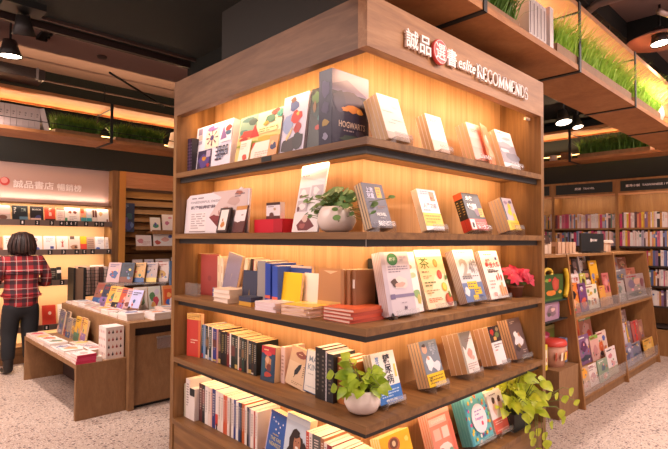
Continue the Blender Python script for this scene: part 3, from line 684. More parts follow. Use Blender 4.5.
make_book('white magazine with a trace of leaves peeping out behind the green-badged one', .17, .29, .008, '#f0e8e2', [('b', .75, .6, .2, .05, '#b8c79c'), ('b', .8, .3, .16, .08, '#8fae74'), ('b', .7, .75, .1, .04, '#c9a38c'), ('b', .88, .2, .1, .08, '#c7b86c')], loc=(.452, .112, S[3] + .008), rot=(-rad(13), 0, 0), name='magazine', cat='magazine')
display('tea magazine with a large green character and four round cups', 'R', .672, .10, S[3], .225, .30, .008, 3, 18, '#f0d9b4',
        [('r', 0, .88, 1, 1, '#f5ead2'), ('p', [(0, .88), (1, .88), (1, .55), (.6, .6), (.2, .2), (0, .3)], '#ecc894'), ('t', 'Life.Style Discover', .5, .93, .8, .035, '#b89a5c', .01), ('t', '茶', .25, .77, .36, .19, '#4c6a28', .012), ('e', .66, .76, .085, .075, '#d9803c'), ('e', .67, .76, .05, .05, '#eaa050'), ('e', .72, .56, .095, .08, '#b8463a'), ('e', .73, .56, .06, .055, '#cf5a48'), ('e', .79, .34, .1, .08, '#e8a832'), ('e', .8, .35, .07, .06, '#f5cc58'), ('e', .85, .12, .14, .11, '#b04a30'), ('e', .87, .13, .09, .08, '#c95f3c'),
         ('l', .08, .6, .5, .64, 1, '#6a5434'), ('l', .08, .5, .4, .56, 2, '#8a7450'), ('l', .08, .36, .5, .46, 2, '#5f6a3a'), ('l', .08, .24, .55, .32, 2, '#a08658'), ('l', .08, .1, .6, .18, 3, '#d0704a'), ('b', .92, .5, .05, .05, '#5f7a35'), ('b', .9, .2, .04, .06, '#6d8a40')],
        'tea magazine', pg=mat('#d8bfa8', .7))
display('grey and blue magazine with a huge numeral 2 and yellow blocks', 'R', .985, .085, S[3], .205, .29, .009, 5, 19, '#d9d6da',
        [('r', 0, .9, 1, 1, '#ebe4e2'), ('r', 0, .0, 1, .36, '#6f7ea8'), ('t', '2', .35, .64, .42, .38, '#a8a098', .04), ('t', '4城', .76, .66, .4, .3, '#8f8b90', .05), ('r', .25, .24, .72, .38, '#edc92e'), ('r', .5, .13, .85, .26, '#e8c02c'), ('r', .38, .03, .62, .12, '#edc92e'), ('l', .28, .26, .7, .36, 2, '#5a5a80'), ('l', .53, .15, .82, .24, 2, '#5a5a80'), ('b', .15, .2, .12, .1, '#e4e0e4'), ('b', .78, .06, .14, .05, '#4a5680'), ('l', .1, .42, .9, .5, 2, '#6a6674'), ('l', .1, .92, .9, .97, 1, '#a8a0a4')],
        'numeral 2 magazine', pg=mat('#c0a9a0', .7))
display('white magazine with bold red title characters and red little figures', 'R', 1.27, .10, S[3], .21, .285, .009, 3, 17, '#f4ebe4',
        [('l', .2, .9, .9, .95, 1, '#e08a5a'), ('t', '台灣', .35, .8, .25, .07, '#cf4238', .03), ('t', '最佳大學', .55, .7, .8, .12, '#cc3a32', .02), ('r', .76, .8, .88, .86, '#3a4a86'), ('l', .2, .58, .85, .62, 1, '#3a3034'), ('t', '指南特輯', .5, .56, .6, .05, '#4a3c40', .03), ('l', .15, .2, .45, .4, 3, '#d8a8a0'), ('b', .6, .42, .04, .07, '#cf5348'), ('b', .72, .45, .04, .07, '#cf5348'), ('b', .84, .42, .04, .07, '#cf5348'), ('r', .6, .04, .7, .26, '#eaa878'), ('r', .73, .04, .82, .32, '#f0b888'), ('r', .85, .04, .95, .22, '#e89a6a'), ('b', .3, .1, .1, .05, '#d8a8a0')],
        'red-titled magazine', pg=mat('#cfa79a', .7), spart=[('l', .1, .3, .9, .7, 3, '#cc3a32')])
tag(bx('dark_board', (.30, .235, S[3] + .0005), (.52, .262, S[3] + .26), mat('#2f2a1e', .6)), 'dark olive board standing at the back behind the green-badged magazine', 'board')

# ---------------- shelf 3, other face: notebooks
spine_book('ochre clothbound notebook with its spine out beside the oak side panel', .075, .19, .255, '#8a5420', (), (.155, 1.575, S[3]), -math.pi / 2)
make_book('dark red notebook with a round stamp and blue sticker', .165, .252, .02, '#9c3f38', [('e', .5, .42, .11, .07, '#8a3430'), ('r', .68, .0, .95, .2, '#2f4a9a'), ('l', .72, .05, .92, .16, 2, '#8aa0d8')], loc=(.15, 1.44, S[3] + .001), rot=(0, 0, -math.pi / 2 + rad(10)), spine='L', name='notebook')
for k, (c, y, t) in enumerate((('#e9d3b4', 1.335, .03), ('#efdcc4', 1.30, .03))):
    spine_book(f'thick cream notebook block, {ordn(k)} beside the dark red notebook', t, .17, .245 - .01 * k, c, [('l', .3, .1, .7, .9, 2, '#d0b090')], (.15, y, S[3]), -math.pi / 2, pg=CREAM, name='notebook')
make_book('grey-mauve notebook with a feather motif leaning sideways and a light blue sticker', .145, .255, .02, '#8a7f92', [('p', [(.45, .35), (.5, .55), (.53, .55)], '#b8a890'), ('r', .52, .02, .78, .2, '#2f7ac4'), ('l', .56, .06, .75, .16, 2, '#a8d0f0')], loc=(.13, 1.205, S[3] + .012), rot=(-rad(6), rad(10), -math.pi / 2), spine='L', name='notebook')
spine_book('cream book leaning behind the grey-mauve notebook', .03, .12, .24, '#ead6b8', (), (.15, 1.075, S[3] + .004), -math.pi / 2, tilt=rad(8), pg=CREAM)
spine_book('thin black-edged book leaning behind the grey-mauve notebook', .012, .12, .24, '#3a2a26', (), (.16, 1.04, S[3] + .002), -math.pi / 2, tilt=rad(8), pg=CREAM)
spine_book('white book with a red edge leaning last in the notebook row', .018, .12, .235, '#e8dad0', [('r', 0, 0, .3, 1, '#c4483a')], (.17, 1.01, S[3] + .002), -math.pi / 2, tilt=rad(4), pg=CREAM)
make_book('small dark slate notebook with a flower stem picture', .125, .178, .03, '#3f4256', [('p', [(.45, .1), (.5, .45), (.55, .1)], '#b8924a'), ('b', .5, .2, .1, .05, '#8a7440')], loc=(.105, .955, S[3] + .001), rot=(-rad(5), 0, -math.pi / 2 + rad(4)), spine='L', name='notebook')
for k in range(3):
    lying(('top', 'middle', 'bottom')[2 - k] + ' cream book in the flat pile of three on the third shelf', .17, .185, .024, '#e6cfb8', (.115, 1.10, S[3] + .0245 * k), rad(-90) + rad([-4, 2, 0][k]), [('l', .2, .4, .8, .6, 2, '#b8a088')] if k == 2 else (), spine='R', pg=mat('#f0dccb', .8), group='flat pile of three cream books', paper=False)
# acrylic block
ab = root('acrylic_block', 'clear acrylic block by the oak side panel on the third shelf', 'block', (.07, 1.50, S[3]))
MB().box((-.012, -.075, 0), (.012, .075, .075), ACR).build('block', ab)
for k, (c, h) in enumerate((('#d9a03c', .022), ('#3a4058', .024))):
    o = bx('block_box', (-.04, -.055, 0), (.04, .055, h), mat(c, .5)); o.location = (.075, .885, S[3] + .0005 + .023 * k); o.name = 'small_box'
    tag(o, ['flat ochre box under the slate blue one in front of the slate notebook', 'flat slate blue box stacked on an ochre one'][k], 'box')
spine_book('tall grey notebook between the slate notebook and the blue notebooks', .07, .15, .235, '#a39a94', (), (.11, .845, S[3]), -math.pi / 2, name='notebook')
for k, (y, c) in enumerate(((.775, '#2c4aa8'), (.715, '#3856b4'))):
    o = spine_book(['royal blue notebook with an orange-pink band, one of two', 'second royal blue notebook with cream top edge'][k], .045, .17, .225 - .012 * k, c, [('r', 0, .2, 1, .27, '#e8705a'), ('r', 0, 0, 1, .08, '#e6d6d8')], (.10, y, S[3]), -math.pi / 2, name='notebook')
make_book('royal blue folder with a pale striped top behind the yellow square notebook', .16, .215, .02, '#2f4690', [('r', 0, .95, 1, 1, '#c8b4b0')], loc=(.165, .60, S[3] + .001), rot=(-rad(3), 0, -math.pi / 2), spine='L', name='notebook')
make_book('bright yellow square notebook', .155, .165, .016, '#f0c61c', [('r', 0, .03, .15, .13, '#e8705a')], loc=(.12, .625, S[3] + .02), rot=(-rad(7), 0, -math.pi / 2), spine='L', name='notebook')
make_book('blank white card standing between the yellow notebook and the kraft folder', .12, .185, .006, '#f0ddd0', [], loc=(.15, .50, S[3] + .001), rot=(-rad(5), 0, -math.pi / 2), name='card', cat='card', detail=False)
make_book('kraft brown notebook wrapped in clear film', .145, .215, .03, '#b98352', [('r', 0, 0, 1, .3, '#e0b060'), ('p', [(.2, .95), (.8, .95), (.5, .88)], '#d8b48a'), ('r', .2, .6, .8, .601, '#c89a6a')], loc=(.135, .355, S[3] + .001), rot=(-rad(4), 0, -math.pi / 2 + rad(6)), spine='L', name='notebook')
for k, c in enumerate(('#a9764a', '#9c6a42', '#8a5c3c')):
    spine_book(f'brown kraft notebook spine, {ordn(k)} after the film-wrapped one', .022, .13, .215, c, [('r', .2, .62, .8, .8, '#e4d8cc')] if k == 2 else (), (.13 + .012 * k, .262 - .024 * k, S[3]), -math.pi / 2, name='notebook', group='brown kraft notebooks')
for k in range(3):
    lying(('lowest', 'middle', 'uppermost')[k] + ' white plastic-wrapped notebook in the flat pile before the blue notebooks', .16, .20, .014, '#eedfe0', (.10, .665, S[3] + .0145 * k), rad(-90 + [2, -3, 1][k]), [('b', .5, .5, .3, .2, '#f6efef')] if k == 2 else (), pg=mat('#e8d0d0', .4), group='flat pile of white wrapped notebooks', name='notebook')
for k in range(5):
    lying(f'{ordn(4 - k)} from the top in the flat pile of yellow-covered magazines', .19, .225, .009, ['#e9c9a8', '#e0b878', '#ecd0b4', '#e6c088', '#eac04a'][k], (.125, .455, S[3] + .0095 * k), rad(-90 + [4, -3, 2, -6, 8][k]), [('b', .4, .5, .3, .2, '#f0d890'), ('b', .8, .7, .15, .2, '#f2b830'), ('b', .15, .4, .12, .3, '#f4d06a')] if k == 4 else (), pg=mat('#e2bfae', .7), group='flat pile of yellow-covered magazines', name='magazine', cat='magazine')
for k in range(4):
    lying(f'{ordn(3 - k)} from the top in the pile of orange-red hardbacks', .175, .21, .0145, ['#b84a36', '#c45038', '#b0452f', '#c85a34'][k], (.145, .205, S[3] + .015 * k), rad(-90 + [-3, 3, -1, 4][k]), (), pg=mat('#f0cdb8', .7), paper=False, group='pile of orange-red hardbacks', spine='R', name='hardback_book')
kr = root('key_ring', 'small bundle of black rings lying beside the orange-red hardbacks', 'rings', (.255, .075, S[3]))
for k, (a, c) in enumerate(((20, (0, 0, .014)), (75, (.008, .008, .016)), (-40, (-.006, .004, .012)))):
    b = MB(); M = Matrix.Translation(c) @ Euler((rad(90 - 12 * k), 0, rad(a))).to_matrix().to_4x4()
    b.tube([M @ Vector((math.cos(q) * .013, math.sin(q) * .013, 0)) for q in [i * math.pi / 8 for i in range(17)]], .0018, BLK, 6); b.build('ring', kr)

# ================================================================ shelf 4, face with the sign
display('white and blue paperback with big black brush characters', 'R', .262, .082, S[4], .155, .215, .016, 3, 17, '#f2ece8',
        [('r', 0, 0, 1, .32, '#3f78c4'), ('r', 0, .3, .2, .34, '#3f78c4'), ('t', '糖\n尿\n病', .62, .65, .3, .6, '#1f2434', .012), ('t', '控\n糖\n食', .22, .72, .15, .42, '#4a86d0', .01), ('r', .86, .46, .94, .72, '#f0d060'), ('l', .12, .1, .9, .26, 3, '#bcd4f0'), ('t', '最新版', .5, .05, .5, .05, '#e8f0fa', .02)],
        'blue and white diet paperback', spine='R', pg=mat('#c9b4a0', .7))
display('grey-blue paperback with small photos and a yellow band on the fourth shelf', 'R', .60, .075, S[4], .14, .215, .017, 4, 18, '#7f8794',
        [('e', .22, .82, .14, .1, '#d9a890'), ('b', .22, .9, .1, .04, '#4a3a38'), ('t', '跟著\n醫生\n吃', .68, .8, .35, .3, '#b4bac8', .02), ('b', .35, .5, .25, .16, '#ece6ea'), ('b', .32, .62, .08, .06, '#c99a84'), ('b', .7, .42, .2, .12, '#e4dee4'), ('r', 0, 0, 1, .28, '#f0c428'), ('l', .1, .04, .9, .24, 3, '#8a6a1c'), ('t', '健', .2, .15, .16, .1, '#5a4a20', .03)],
        'grey-blue photo paperback', pg=mat('#d8bb9c', .7))
display('cream paperback with a tan slanting strip and pink flower on the fourth shelf', 'R', .915, .066, S[4], .125, .21, .034, 3, 17, '#f0e4dc',
        [('p', [(0, 1), (.0, .0), (.14, 0), (.14, 1)], '#a89c8c'), ('p', [(.1, 1), (1, 1), (.3, .55), (.1, .7)], '#8a8078'), ('b', .55, .45, .2, .12, '#d89a8a'), ('b', .7, .35, .14, .06, '#e2b0a0'), ('l', .4, .74, .9, .84, 2, '#8a6a60'), ('l', .2, .08, .9, .24, 3, '#b8a098')],
        'cream flower paperback', pg=mat('#c9a583', .7))
display('white paperback with a dark food photo top and red sticker on the fourth shelf', 'R', 1.21, .06, S[4], .12, .21, .030, 3, 17, '#f2e8e6',
        [('r', 0, .58, 1, 1, '#3c2e2c'), ('b', .3, .85, .2, .08, '#c43c30'), ('b', .7, .75, .2, .08, '#6d7a4a'), ('b', .45, .67, .16, .05, '#d8a05a'), ('b', .8, .9, .14, .06, '#a8906c'), ('l', .2, .42, .9, .54, 2, '#6a5854'), ('l', .2, .34, .6, .4, 1, '#c4483a')],
        'food photo paperback', pg=mat('#cfa884', .7))
display('brown-grey magazine-size book with a pale apron photo at the end of the fourth shelf', 'R', 1.475, .06, S[4], .16, .235, .016, 4, 17, '#6a5450',
        [('l', .15, .86, .5, .94, 2, '#d8c0b0'), ('b', .5, .42, .36, .2, '#e6dcdc'), ('b', .35, .6, .14, .08, '#efe4e0'), ('b', .6, .58, .08, .07, '#b88468'), ('b', .3, .25, .2, .1, '#4a3a38'), ('b', .42, .3, .1, .06, '#a8845c'), ('l', .6, .1, .9, .2, 2, '#c8b0a4')],
        'brown-grey apron book', pg=mat('#d4b08c', .7))

# ================================================================ shelf 5, face with the sign
display('yellow cookbook with a round dish photo beside the corner on the lowest shelf', 'R', .36, .09, S[5], .21, .205, .014, 4, 18, '#eeb41e',
        [('e', .42, .78, .2, .16, '#b0603a'), ('e', .42, .8, .14, .11, '#6d4030'), ('e', .42, .8, .06, .06, '#d8c0a0'), ('b', .85, .8, .08, .06, '#f6d870'), ('t', '好麵', .75, .4, .3, .18, '#7a5a1c', .03), ('l', .1, .3, .5, .5, 3, '#a87818')],
        'yellow cookbook', pg=mat('#f0d8a8', .7))
display('salmon pink cover book with grid of pale blocks on the lowest shelf', 'R', .70, .08, S[5], .185, .235, .014, 4, 18, '#e88a70',
        [('r', 0, .72, .8, .86, '#f4c8b8'), ('t', 'COOKING', .4, .79, .6, .06, '#f9e8e0', .03), ('r', .1, .42, .4, .64, '#f2b4a0'), ('r', .48, .42, .78, .64, '#f6cabb'), ('b', .5, .2, .34, .12, '#eedad0'), ('b', .3, .2, .1, .06, '#c8503c'), ('b', .7, .15, .1, .06, '#7aa088'), ('r', 0, .9, 1, 1, '#f0a890'), ('r', .85, 0, 1, .7, '#e2745c')],
        'salmon pink book', pg=mat('#f2c4b4', .7))
confetti = []
r2 = random.Random(9)
for k in range(34):
    a = k * .185 * 2; q = r2.uniform(.36, .5)
    confetti.append(('b', .52 + q * math.cos(a), .5 + q * 1.0 * math.sin(a), .045, .04, r2.choice(['#f0c840', '#e8705a', '#4a9ac4', '#8ac46a', '#f4ece0', '#d85a8a', '#3a78b0'])))
display('turquoise activity book with confetti border and a pale oval on the lowest shelf', 'R', 1.02, .07, S[5], .225, .235, .016, 4, 18, '#6fc0c4', confetti + [('e', .52, .5, .32, .32, '#f2e6ee'), ('l', .36, .56, .68, .7, 2, '#a898c8'), ('t', 'happy', .52, .5, .36, .08, '#b070b8', .03), ('b', .6, .38, .06, .05, '#e0486a'), ('r', 0, 0, .06, 1, '#4aa0b4')],
        'turquoise confetti book', pg=mat('#58a8b4', .5))
display('pale book with two women and a red lower band beside the trailing plant', 'R', 1.235, .068, S[5], .165, .225, .02, 3, 17, '#ece2e2',
        [('r', 0, 0, 1, .34, '#dc6450'), ('b', .35, .62, .16, .2, '#e0b4a4'), ('b', .34, .78, .12, .08, '#4a2e28'), ('b', .72, .6, .15, .2, '#d8a898'), ('b', .72, .76, .12, .08, '#5c3a30'), ('l', .15, .88, .85, .95, 1, '#8a7a80'), ('l', .12, .2, .9, .3, 2, '#f6c8bc'), ('r', .12, .05, .9, .08, '#f0a898')],
        'two women book', pg=mat('#efdcd4', .7))

# ================================================================ shelf 4, other face: novels, spines out
def spart_for(rng, c):
    l = [('l', .25, .35, .75, .92, 10, rng.choice(['#d8ccb8', '#b8a888', '#e8e0d4', '#a89858']))]
    if rng.random() < .6: l.append(('r', 0, .02, 1, rng.uniform(.06, .16), rng.choice(['#e6dccf', '#c43a30', '#7a8aa8', '#caa860'])))
    if rng.random() < .5: l.append(('r', 0, rng.uniform(.3, .5), 1, rng.uniform(.52, .7), rng.choice(['#4a5a7a', '#6a3a34', '#3a3e3a', '#8a6a4a'])))
    return l
rg = random.Random(31)
row4 = [('#2f5c88', 'steel blue', .022, .2), ('#7c97b8', 'pale blue and black', .026, .205), ('#22282c', 'black with a white edge', .025, .2), ('#e4dcd0', 'white', .012, .2), ('#2c4248', 'teal-black', .03, .2), ('#e6dccf', 'ivory', .014, .2), ('#3a3c86', 'indigo', .04, .195), ('#c08a88', 'dusty pink', .02, .195), ('#3a3030', 'brown-black', .026, .198),
        ('#201c1e', 'thick black', .042, .19), ('#26221f', 'black and bronze', .022, .195), ('#7a2e2c', 'maroon with a white foot', .026, .19), ('#efe4dc', 'white and red', .016, .19), ('#1f2c28', 'bottle green', .04, .188), ('#2c3830', 'dark green', .026, .186), ('#e8dcc8', 'ivory and yellow', .014, .185), ('#4a3a34', 'dark brown', .024, .183), ('#2c4438', 'deep green', .022, .18), ('#23201f', 'plain black', .026, .18), ('#b8a48c', 'bronze', .014, .182), ('#1f2830', 'blue-black', .028, .178), ('#3a2c28', 'chocolate', .02, .178), ('#232a2c', 'charcoal', .024, .176)]
rb = make_book('tall red box-like book with a yellow top band at the start of the novel row', .115, .262, .03, '#c83a2c', [('r', 0, .86, 1, 1, '#e8b45a'), ('l', .1, .88, .9, .96, 2, '#a8683a'), ('l', .3, .3, .8, .42, 2, '#e8c0a8'), ('r', .85, .0, 1, .86, '#d86a3a')], loc=(.085, 1.51, S[4] + .001), rot=(0, 0, -math.pi / 2 + rad(16)), spine='L', name='hardback_book', spart=[('l', .3, .15, .7, .8, 9, '#f0d0c0')])
y = 1.462
for k, (c, nm, t, h) in enumerate(row4):
    y -= t / 2 + .0004
    spine_book(f'{nm} novel spine, {ordn(k)} after the tall red book', t, .145, h, c, spart_for(rg, c), (.112, y, S[4]), -math.pi / 2, group='novels standing on the fourth shelf', name='novel', pg=mat('#e8c48c', .8))
    y -= t / 2 + .0004
# y now near .87
make_book('paperback with a bright red and blue painted figure cover', .105, .175, .05, '#2c4a68', [('r', 0, .8, 1, 1, '#c8343a'), ('b', .5, .8, .3, .08, '#e04a4a'), ('b', .5, .5, .34, .22, '#c88a5a'), ('b', .45, .62, .16, .1, '#e0b08a'), ('b', .6, .4, .2, .14, '#7a3a30'), ('b', .2, .4, .14, .3, '#2a5a6a'), ('b', .82, .5, .12, .26, '#34506a'), ('r', 0, 0, 1, .12, '#3a4a5c'), ('l', .2, .86, .8, .94, 1, '#f0dca0'), ('b', .5, .2, .3, .08, '#c04a3a')], loc=(.095, .765, S[4] + .001), rot=(-rad(3), 0, -math.pi / 2 + rad(4)), spine='L')
spine_book('pale pink thick novel between the painted figure cover and the feather cover', .03, .14, .18, '#e8c8bc', [('l', .2, .2, .8, .8, 6, '#b88a7c')], (.135, .69, S[4]), -math.pi / 2)
make_book('tan novel facing out with a black feather drawing', .155, .185, .025, '#d2ac84', [('r', 0, 0, 1, .62, '#dcbc98'), ('b', .55, .84, .26, .09, '#8a4a3c'), ('l', .4, .82, .7, .87, 1, '#e0c098'), ('p', [(.36, .28), (.34, .4), (.5, .58), (.62, .62), (.6, .5), (.5, .34)], '#2a2a2c'), ('p', [(.34, .22), (.36, .22), (.48, .42), (.46, .42)], '#2a2a2c'), ('l', .72, .3, .8, .6, 6, '#7a6450'), ('l', .3, .06, .8, .14, 2, '#a08468')], loc=(.12, .575, S[4] + .008), rot=(-rad(9), rad(7), -math.pi / 2), spine='L')
make_book('white novel facing out with wide-spaced grey capitals', .115, .195, .025, '#efe8dc', [('t', 'MAN\nKIND', .55, .7, .8, .34, '#8a97a0', .01), ('l', .2, .42, .8, .46, 1, '#b0a898'), ('e', .75, .36, .1, .06, '#c8a878'), ('e', .78, .38, .09, .055, '#efe8dc'), ('r', 0, 0, 1, .02, '#3c5a86'), ('r', 0, 0, .03, 1, '#3c5a86'), ('t', 'a hopeful history', .5, .14, .7, .05, '#9aa4a8', .01)], loc=(.12, .455, S[4] + .004), rot=(-rad(5), rad(3), -math.pi / 2), spine='L')
y = .405
for k, (c, nm, t, h) in enumerate((('#22201f', 'thick black', .036, .232), ('#262322', 'second thick black', .03, .228), ('#c9c4c8', 'thin white-edged', .008, .222), ('#24262c', 'blue-black', .042, .215), ('#b87038', 'burnt orange', .034, .2), ('#c88048', 'lighter orange', .03, .195), ('#b86a34', 'last orange', .03, .19))):
    y -= t / 2 + .0004
    spine_book(f'{nm} novel spine beside the plant at the bookcase corner', t, .14, h, c, [('l', .3, .15, .7, .9, 9, '#7d7468' if k < 4 else '#e8c090')], (.10 if k < 4 else .125, y, S[4]), -math.pi / 2, group='novels beside the corner plant', name='novel', pg=mat('#efdccf', .8))
    y -= t / 2 + .0004

# ================================================================ shelf 5, other face
row5 = [('#c9c4a8', 'sage', .02, .2), ('#ece2dc', 'wide white', .05, .238), ('#e8ddd6', 'white with a black block', .06, .19), ('#5c2a2a', 'wine red', .038, .225), ('#23262a', 'black', .03, .225), ('#efe6e0', 'broad white', .035, .225), ('#ecd8cc', 'blush', .03, .222), ('#e8b8a4', 'peach', .016, .222), ('#2c3a78', 'navy', .036, .225), ('#efe2dc', 'white and red', .028, .222), ('#ecdcd0', 'cream', .03, .22), ('#f0e4da', 'second cream', .024, .22), ('#cf5a3a', 'orange red', .024, .215), ('#d8694a', 'lighter orange', .016, .215), ('#ecdcd4', 'chalk white', .024, .215), ('#8a7468', 'taupe', .016, .213), ('#efe4dc', 'plain white', .024, .213),
        ('#303c80', 'cobalt', .02, .215), ('#efe8e2', 'slim white', .024, .21), ('#2c3e6c', 'dark blue', .022, .21), ('#221f22', 'thin black', .012, .21), ('#c2602e', 'rust', .024, .212), ('#f0e2d8', 'soft white', .022, .205), ('#2a2c34', 'blue-black', .016, .205), ('#8a8494', 'grey', .014, .2), ('#efe0d6', 'warm white', .03, .2), ('#b84432', 'brick red', .012, .198), ('#efe2da', 'last white', .02, .198)]
y = 1.592; rg = random.Random(12)
for k, (c, nm, t, h) in enumerate(row5):
    y -= t / 2 + .0004
    if y < .79: break
    sp = [('l', .25, .3, .75, .9, 9, '#8a7a74' if c[1] in 'ef' else '#e0d0c0')]
    if k == 2: sp = [('r', 0, .76, 1, 1, '#20262a')]
    if k == 9: sp = [('r', 0, .1, 1, .4, '#d0433a'), ('r', .3, .0, .8, .16, '#26242a')]
    if k == 4: sp = [('r', 0, .5, 1, .85, '#7a2e2e')] + sp
    spine_book(f'{nm} paperback spine, {ordn(k)} along the lowest shelf from the side panel', t - .0008, .15, h, c, sp, (.07 if k < 3 else .10, y, S[5]), -math.pi / 2, group='paperbacks on the lowest shelf', name='paperback', pg=mat('#f4ead8', .8))
    y -= t / 2 + .0004
make_book('blue paperback facing out with a white constellation drawing', .145, .225, .05, '#2c5aa8', [('r', 0, 0, .04, 1, '#d8cce8'), ('r', 0, .95, 1, 1, '#3a4c94')] + [('e', a, b, .03, .02, '#f4ece8') for a, b in ((.2, .86), (.35, .8), (.5, .78), (.62, .72), (.75, .8), (.42, .64), (.6, .6))] + [('l', .2, .8, .8, .82, 1, '#a8c0e8'), ('l', .3, .5, .8, .56, 1, '#c8b078'), ('t', 'THE FAR\nNEAREST', .5, .38, .62, .2, '#c9c08c', .02), ('l', .2, .1, .8, .16, 2, '#a8c0e8')], loc=(.085, .70, S[5] + .008), rot=(-rad(9), rad(4), -math.pi / 2), spine='L')
make_book('pale blue book facing out with a portrait of a smiling woman with long dark hair', .17, .25, .045, '#cdd9e4', [('r', 0, .88, 1, .97, '#e0e8ee'), ('b', .55, .45, .3, .3, '#2c1c1a'), ('b', .3, .2, .2, .2, '#30201d'), ('b', .85, .3, .12, .3, '#2c1c1a'), ('e', .56, .5, .15, .19, '#b87c5c'), ('e', .56, .43, .07, .025, '#f4ece4'), ('e', .5, .54, .02, .012, '#2a1c1a'), ('e', .63, .54, .02, .012, '#2a1c1a'), ('p', [(.55, .53), (.58, .53), (.59, .47), (.54, .47)], '#a86c50'), ('b', .4, .08, .32, .12, '#8a5640'), ('p', [(.25, 0), (.4, .22), (.75, .24), (.95, 0)], '#9a6248'), ('b', .5, .68, .18, .08, '#2c1c1a')], loc=(.085, .545, S[5] + .006), rot=(-rad(7), rad(2), -math.pi / 2), spine='L', name='hardback_book')
y = .455
for k, (c, nm, t, h) in enumerate((('#c8503a', 'orange red', .02, .215), ('#f0e0d8', 'white', .022, .215), ('#5c5a58', 'wide grey and black', .055, .215), ('#a8704a', 'brown', .022, .212), ('#efe4dc', 'slim white', .018, .2), ('#8a2c30', 'dark red', .03, .195), ('#f2e6dc', 'second white', .034, .19), ('#5c3a34', 'mahogany', .02, .185), ('#efe0d4', 'third white', .03, .182), ('#e4d0c0', 'beige', .03, .18), ('#efe4da', 'end white', .03, .178))):
    y -= t / 2 + .0004
    spine_book(f'{nm} paperback spine after the portrait book on the lowest shelf', t, .15, h, c, [('l', .25, .4, .75, .92, 9, '#efe0d4' if k in (0, 2, 3, 5, 7) else '#8a7468')], (.09, y, S[5]), -math.pi / 2, group='paperbacks after the portrait book', name='paperback', pg=mat('#f4ead8', .8))
    y -= t / 2 + .0004
# ================================================================ best-seller wall display (faces -y, lips at y = 5.5)
PANELL = mat('#d8b9a6', .8)
wd = root('wall_display', 'long best-seller wall display with white lettering over lit numbered shelves', 'display shelving', (0, 0, 0))
bx('back_panel', (-1.6, 5.74, 0), (1.06, 5.8, 1.94), mat('#e2b98a', .7), wd)
sb = bx('sign_panel', (-1.6, 5.6, 1.91), (1.06, 5.66, 2.385), mat('#c4a496', .7), wd)
bx('end_post', (1.03, 5.46, 0), (1.115, 5.8, 2.385), W['z'], wd)
bx('top_rail', (-1.6, 5.5, 1.895), (1.03, 5.6, 1.9095), W['x'], wd)
LZ = [1.655, 1.30, .925, .39]
for i, z in enumerate(LZ):
    s_ = bx('shelf', (-1.6, 5.47, z - .02), (1.03, 5.74, z), W['x'], wd)
    MB().box((-1.6, 5.455, z - .022), (1.03, 5.47, z + .045), mat('#6e5a50', .6)).build('ticket_rail', s_)
    area('wall_led', (-.1, 5.52, z - .035), (0, .55, -.8), 2.2, .02, 6, (1, .74, .5), (1, 0, 0))
area('wall_led', (-.1, 5.56, 1.965), (0, .4, .9), 2.2, .02, 2.2, (1, .75, .62), (1, 0, 0))
area('wall_led', (-.1, 5.55, 1.89), (0, .5, -.8), 2.2, .02, 5, (1, .74, .5), (1, 0, 0))
bx('base_drawer', (-1.6, 5.48, .1), (1.03, 5.74, .2), W['x'], wd); bx('base_plinth', (-1.6, 5.52, 0), (1.03, 5.74, .1), W['table'], wd)
def wtext(t, x0, x1, zc, h, y, m, parent, bold=.01, name='lettering'):
    mb = MB(); put_text(mb, t, x1 - x0, h, m, Matrix.Translation(((x0 + x1) / 2, y, zc)), bold, .0)
    return mb.build(name, parent)
wtext('誠品書店', -.075, .36, 2.13, .095, 5.592, LET, sb, .015); wtext('暢銷榜', .40, .685, 2.125, .09, 5.592, LET, sb, .015)
bg = MB(); bg.lathe([(0, .005), (.05, .005), (.05, 0)], mat('#c84a44', .5), Matrix.Translation((-.16, 5.595, 2.15)) @ Matrix.Rotation(rad(90), 4, 'X'), 24, False)
bg.lathe([(0, .0055), (.035, .0055)], mat('#e89a90', .5), Matrix.Translation((-.165, 5.5945, 2.16)) @ Matrix.Rotation(rad(90), 4, 'X'), 20, False); bg.build('badge', sb)
def rnd_art(r2, base):
    cs = ['#b0483c', '#3d5a86', '#4a7a5c', '#c8963c', '#8a6a9c', '#2c2a2c', '#d8a898', '#6a8ca8', '#7a4a3a', '#e0c060']
    a = []
    k = r2.random()
    if k < .5: a.append(('b', r2.uniform(.35, .65), r2.uniform(.3, .5), r2.uniform(.15, .35), r2.uniform(.1, .22), r2.choice(cs)))
    else: a.append(('r', 0, 0, 1, r2.uniform(.2, .45), r2.choice(cs)))
    a.append(('b', r2.uniform(.3, .7), r2.uniform(.2, .6), .12, .08, r2.choice(cs)))
    for _ in range(5): a.append(('b', r2.uniform(.12, .88), r2.uniform(.1, .7), r2.uniform(.03, .1), r2.uniform(.02, .07), r2.choice(cs)))
    a.append(('l', .15, .76, .85, .92, 2, r2.choice(['#3a3436', '#a83a30', '#3a4a7a'])))
    if r2.random() < .5: a.append(('l', .12, .06, .88, .2, 3, r2.choice(['#f0e4dc', '#6a5a58'])))
    return a
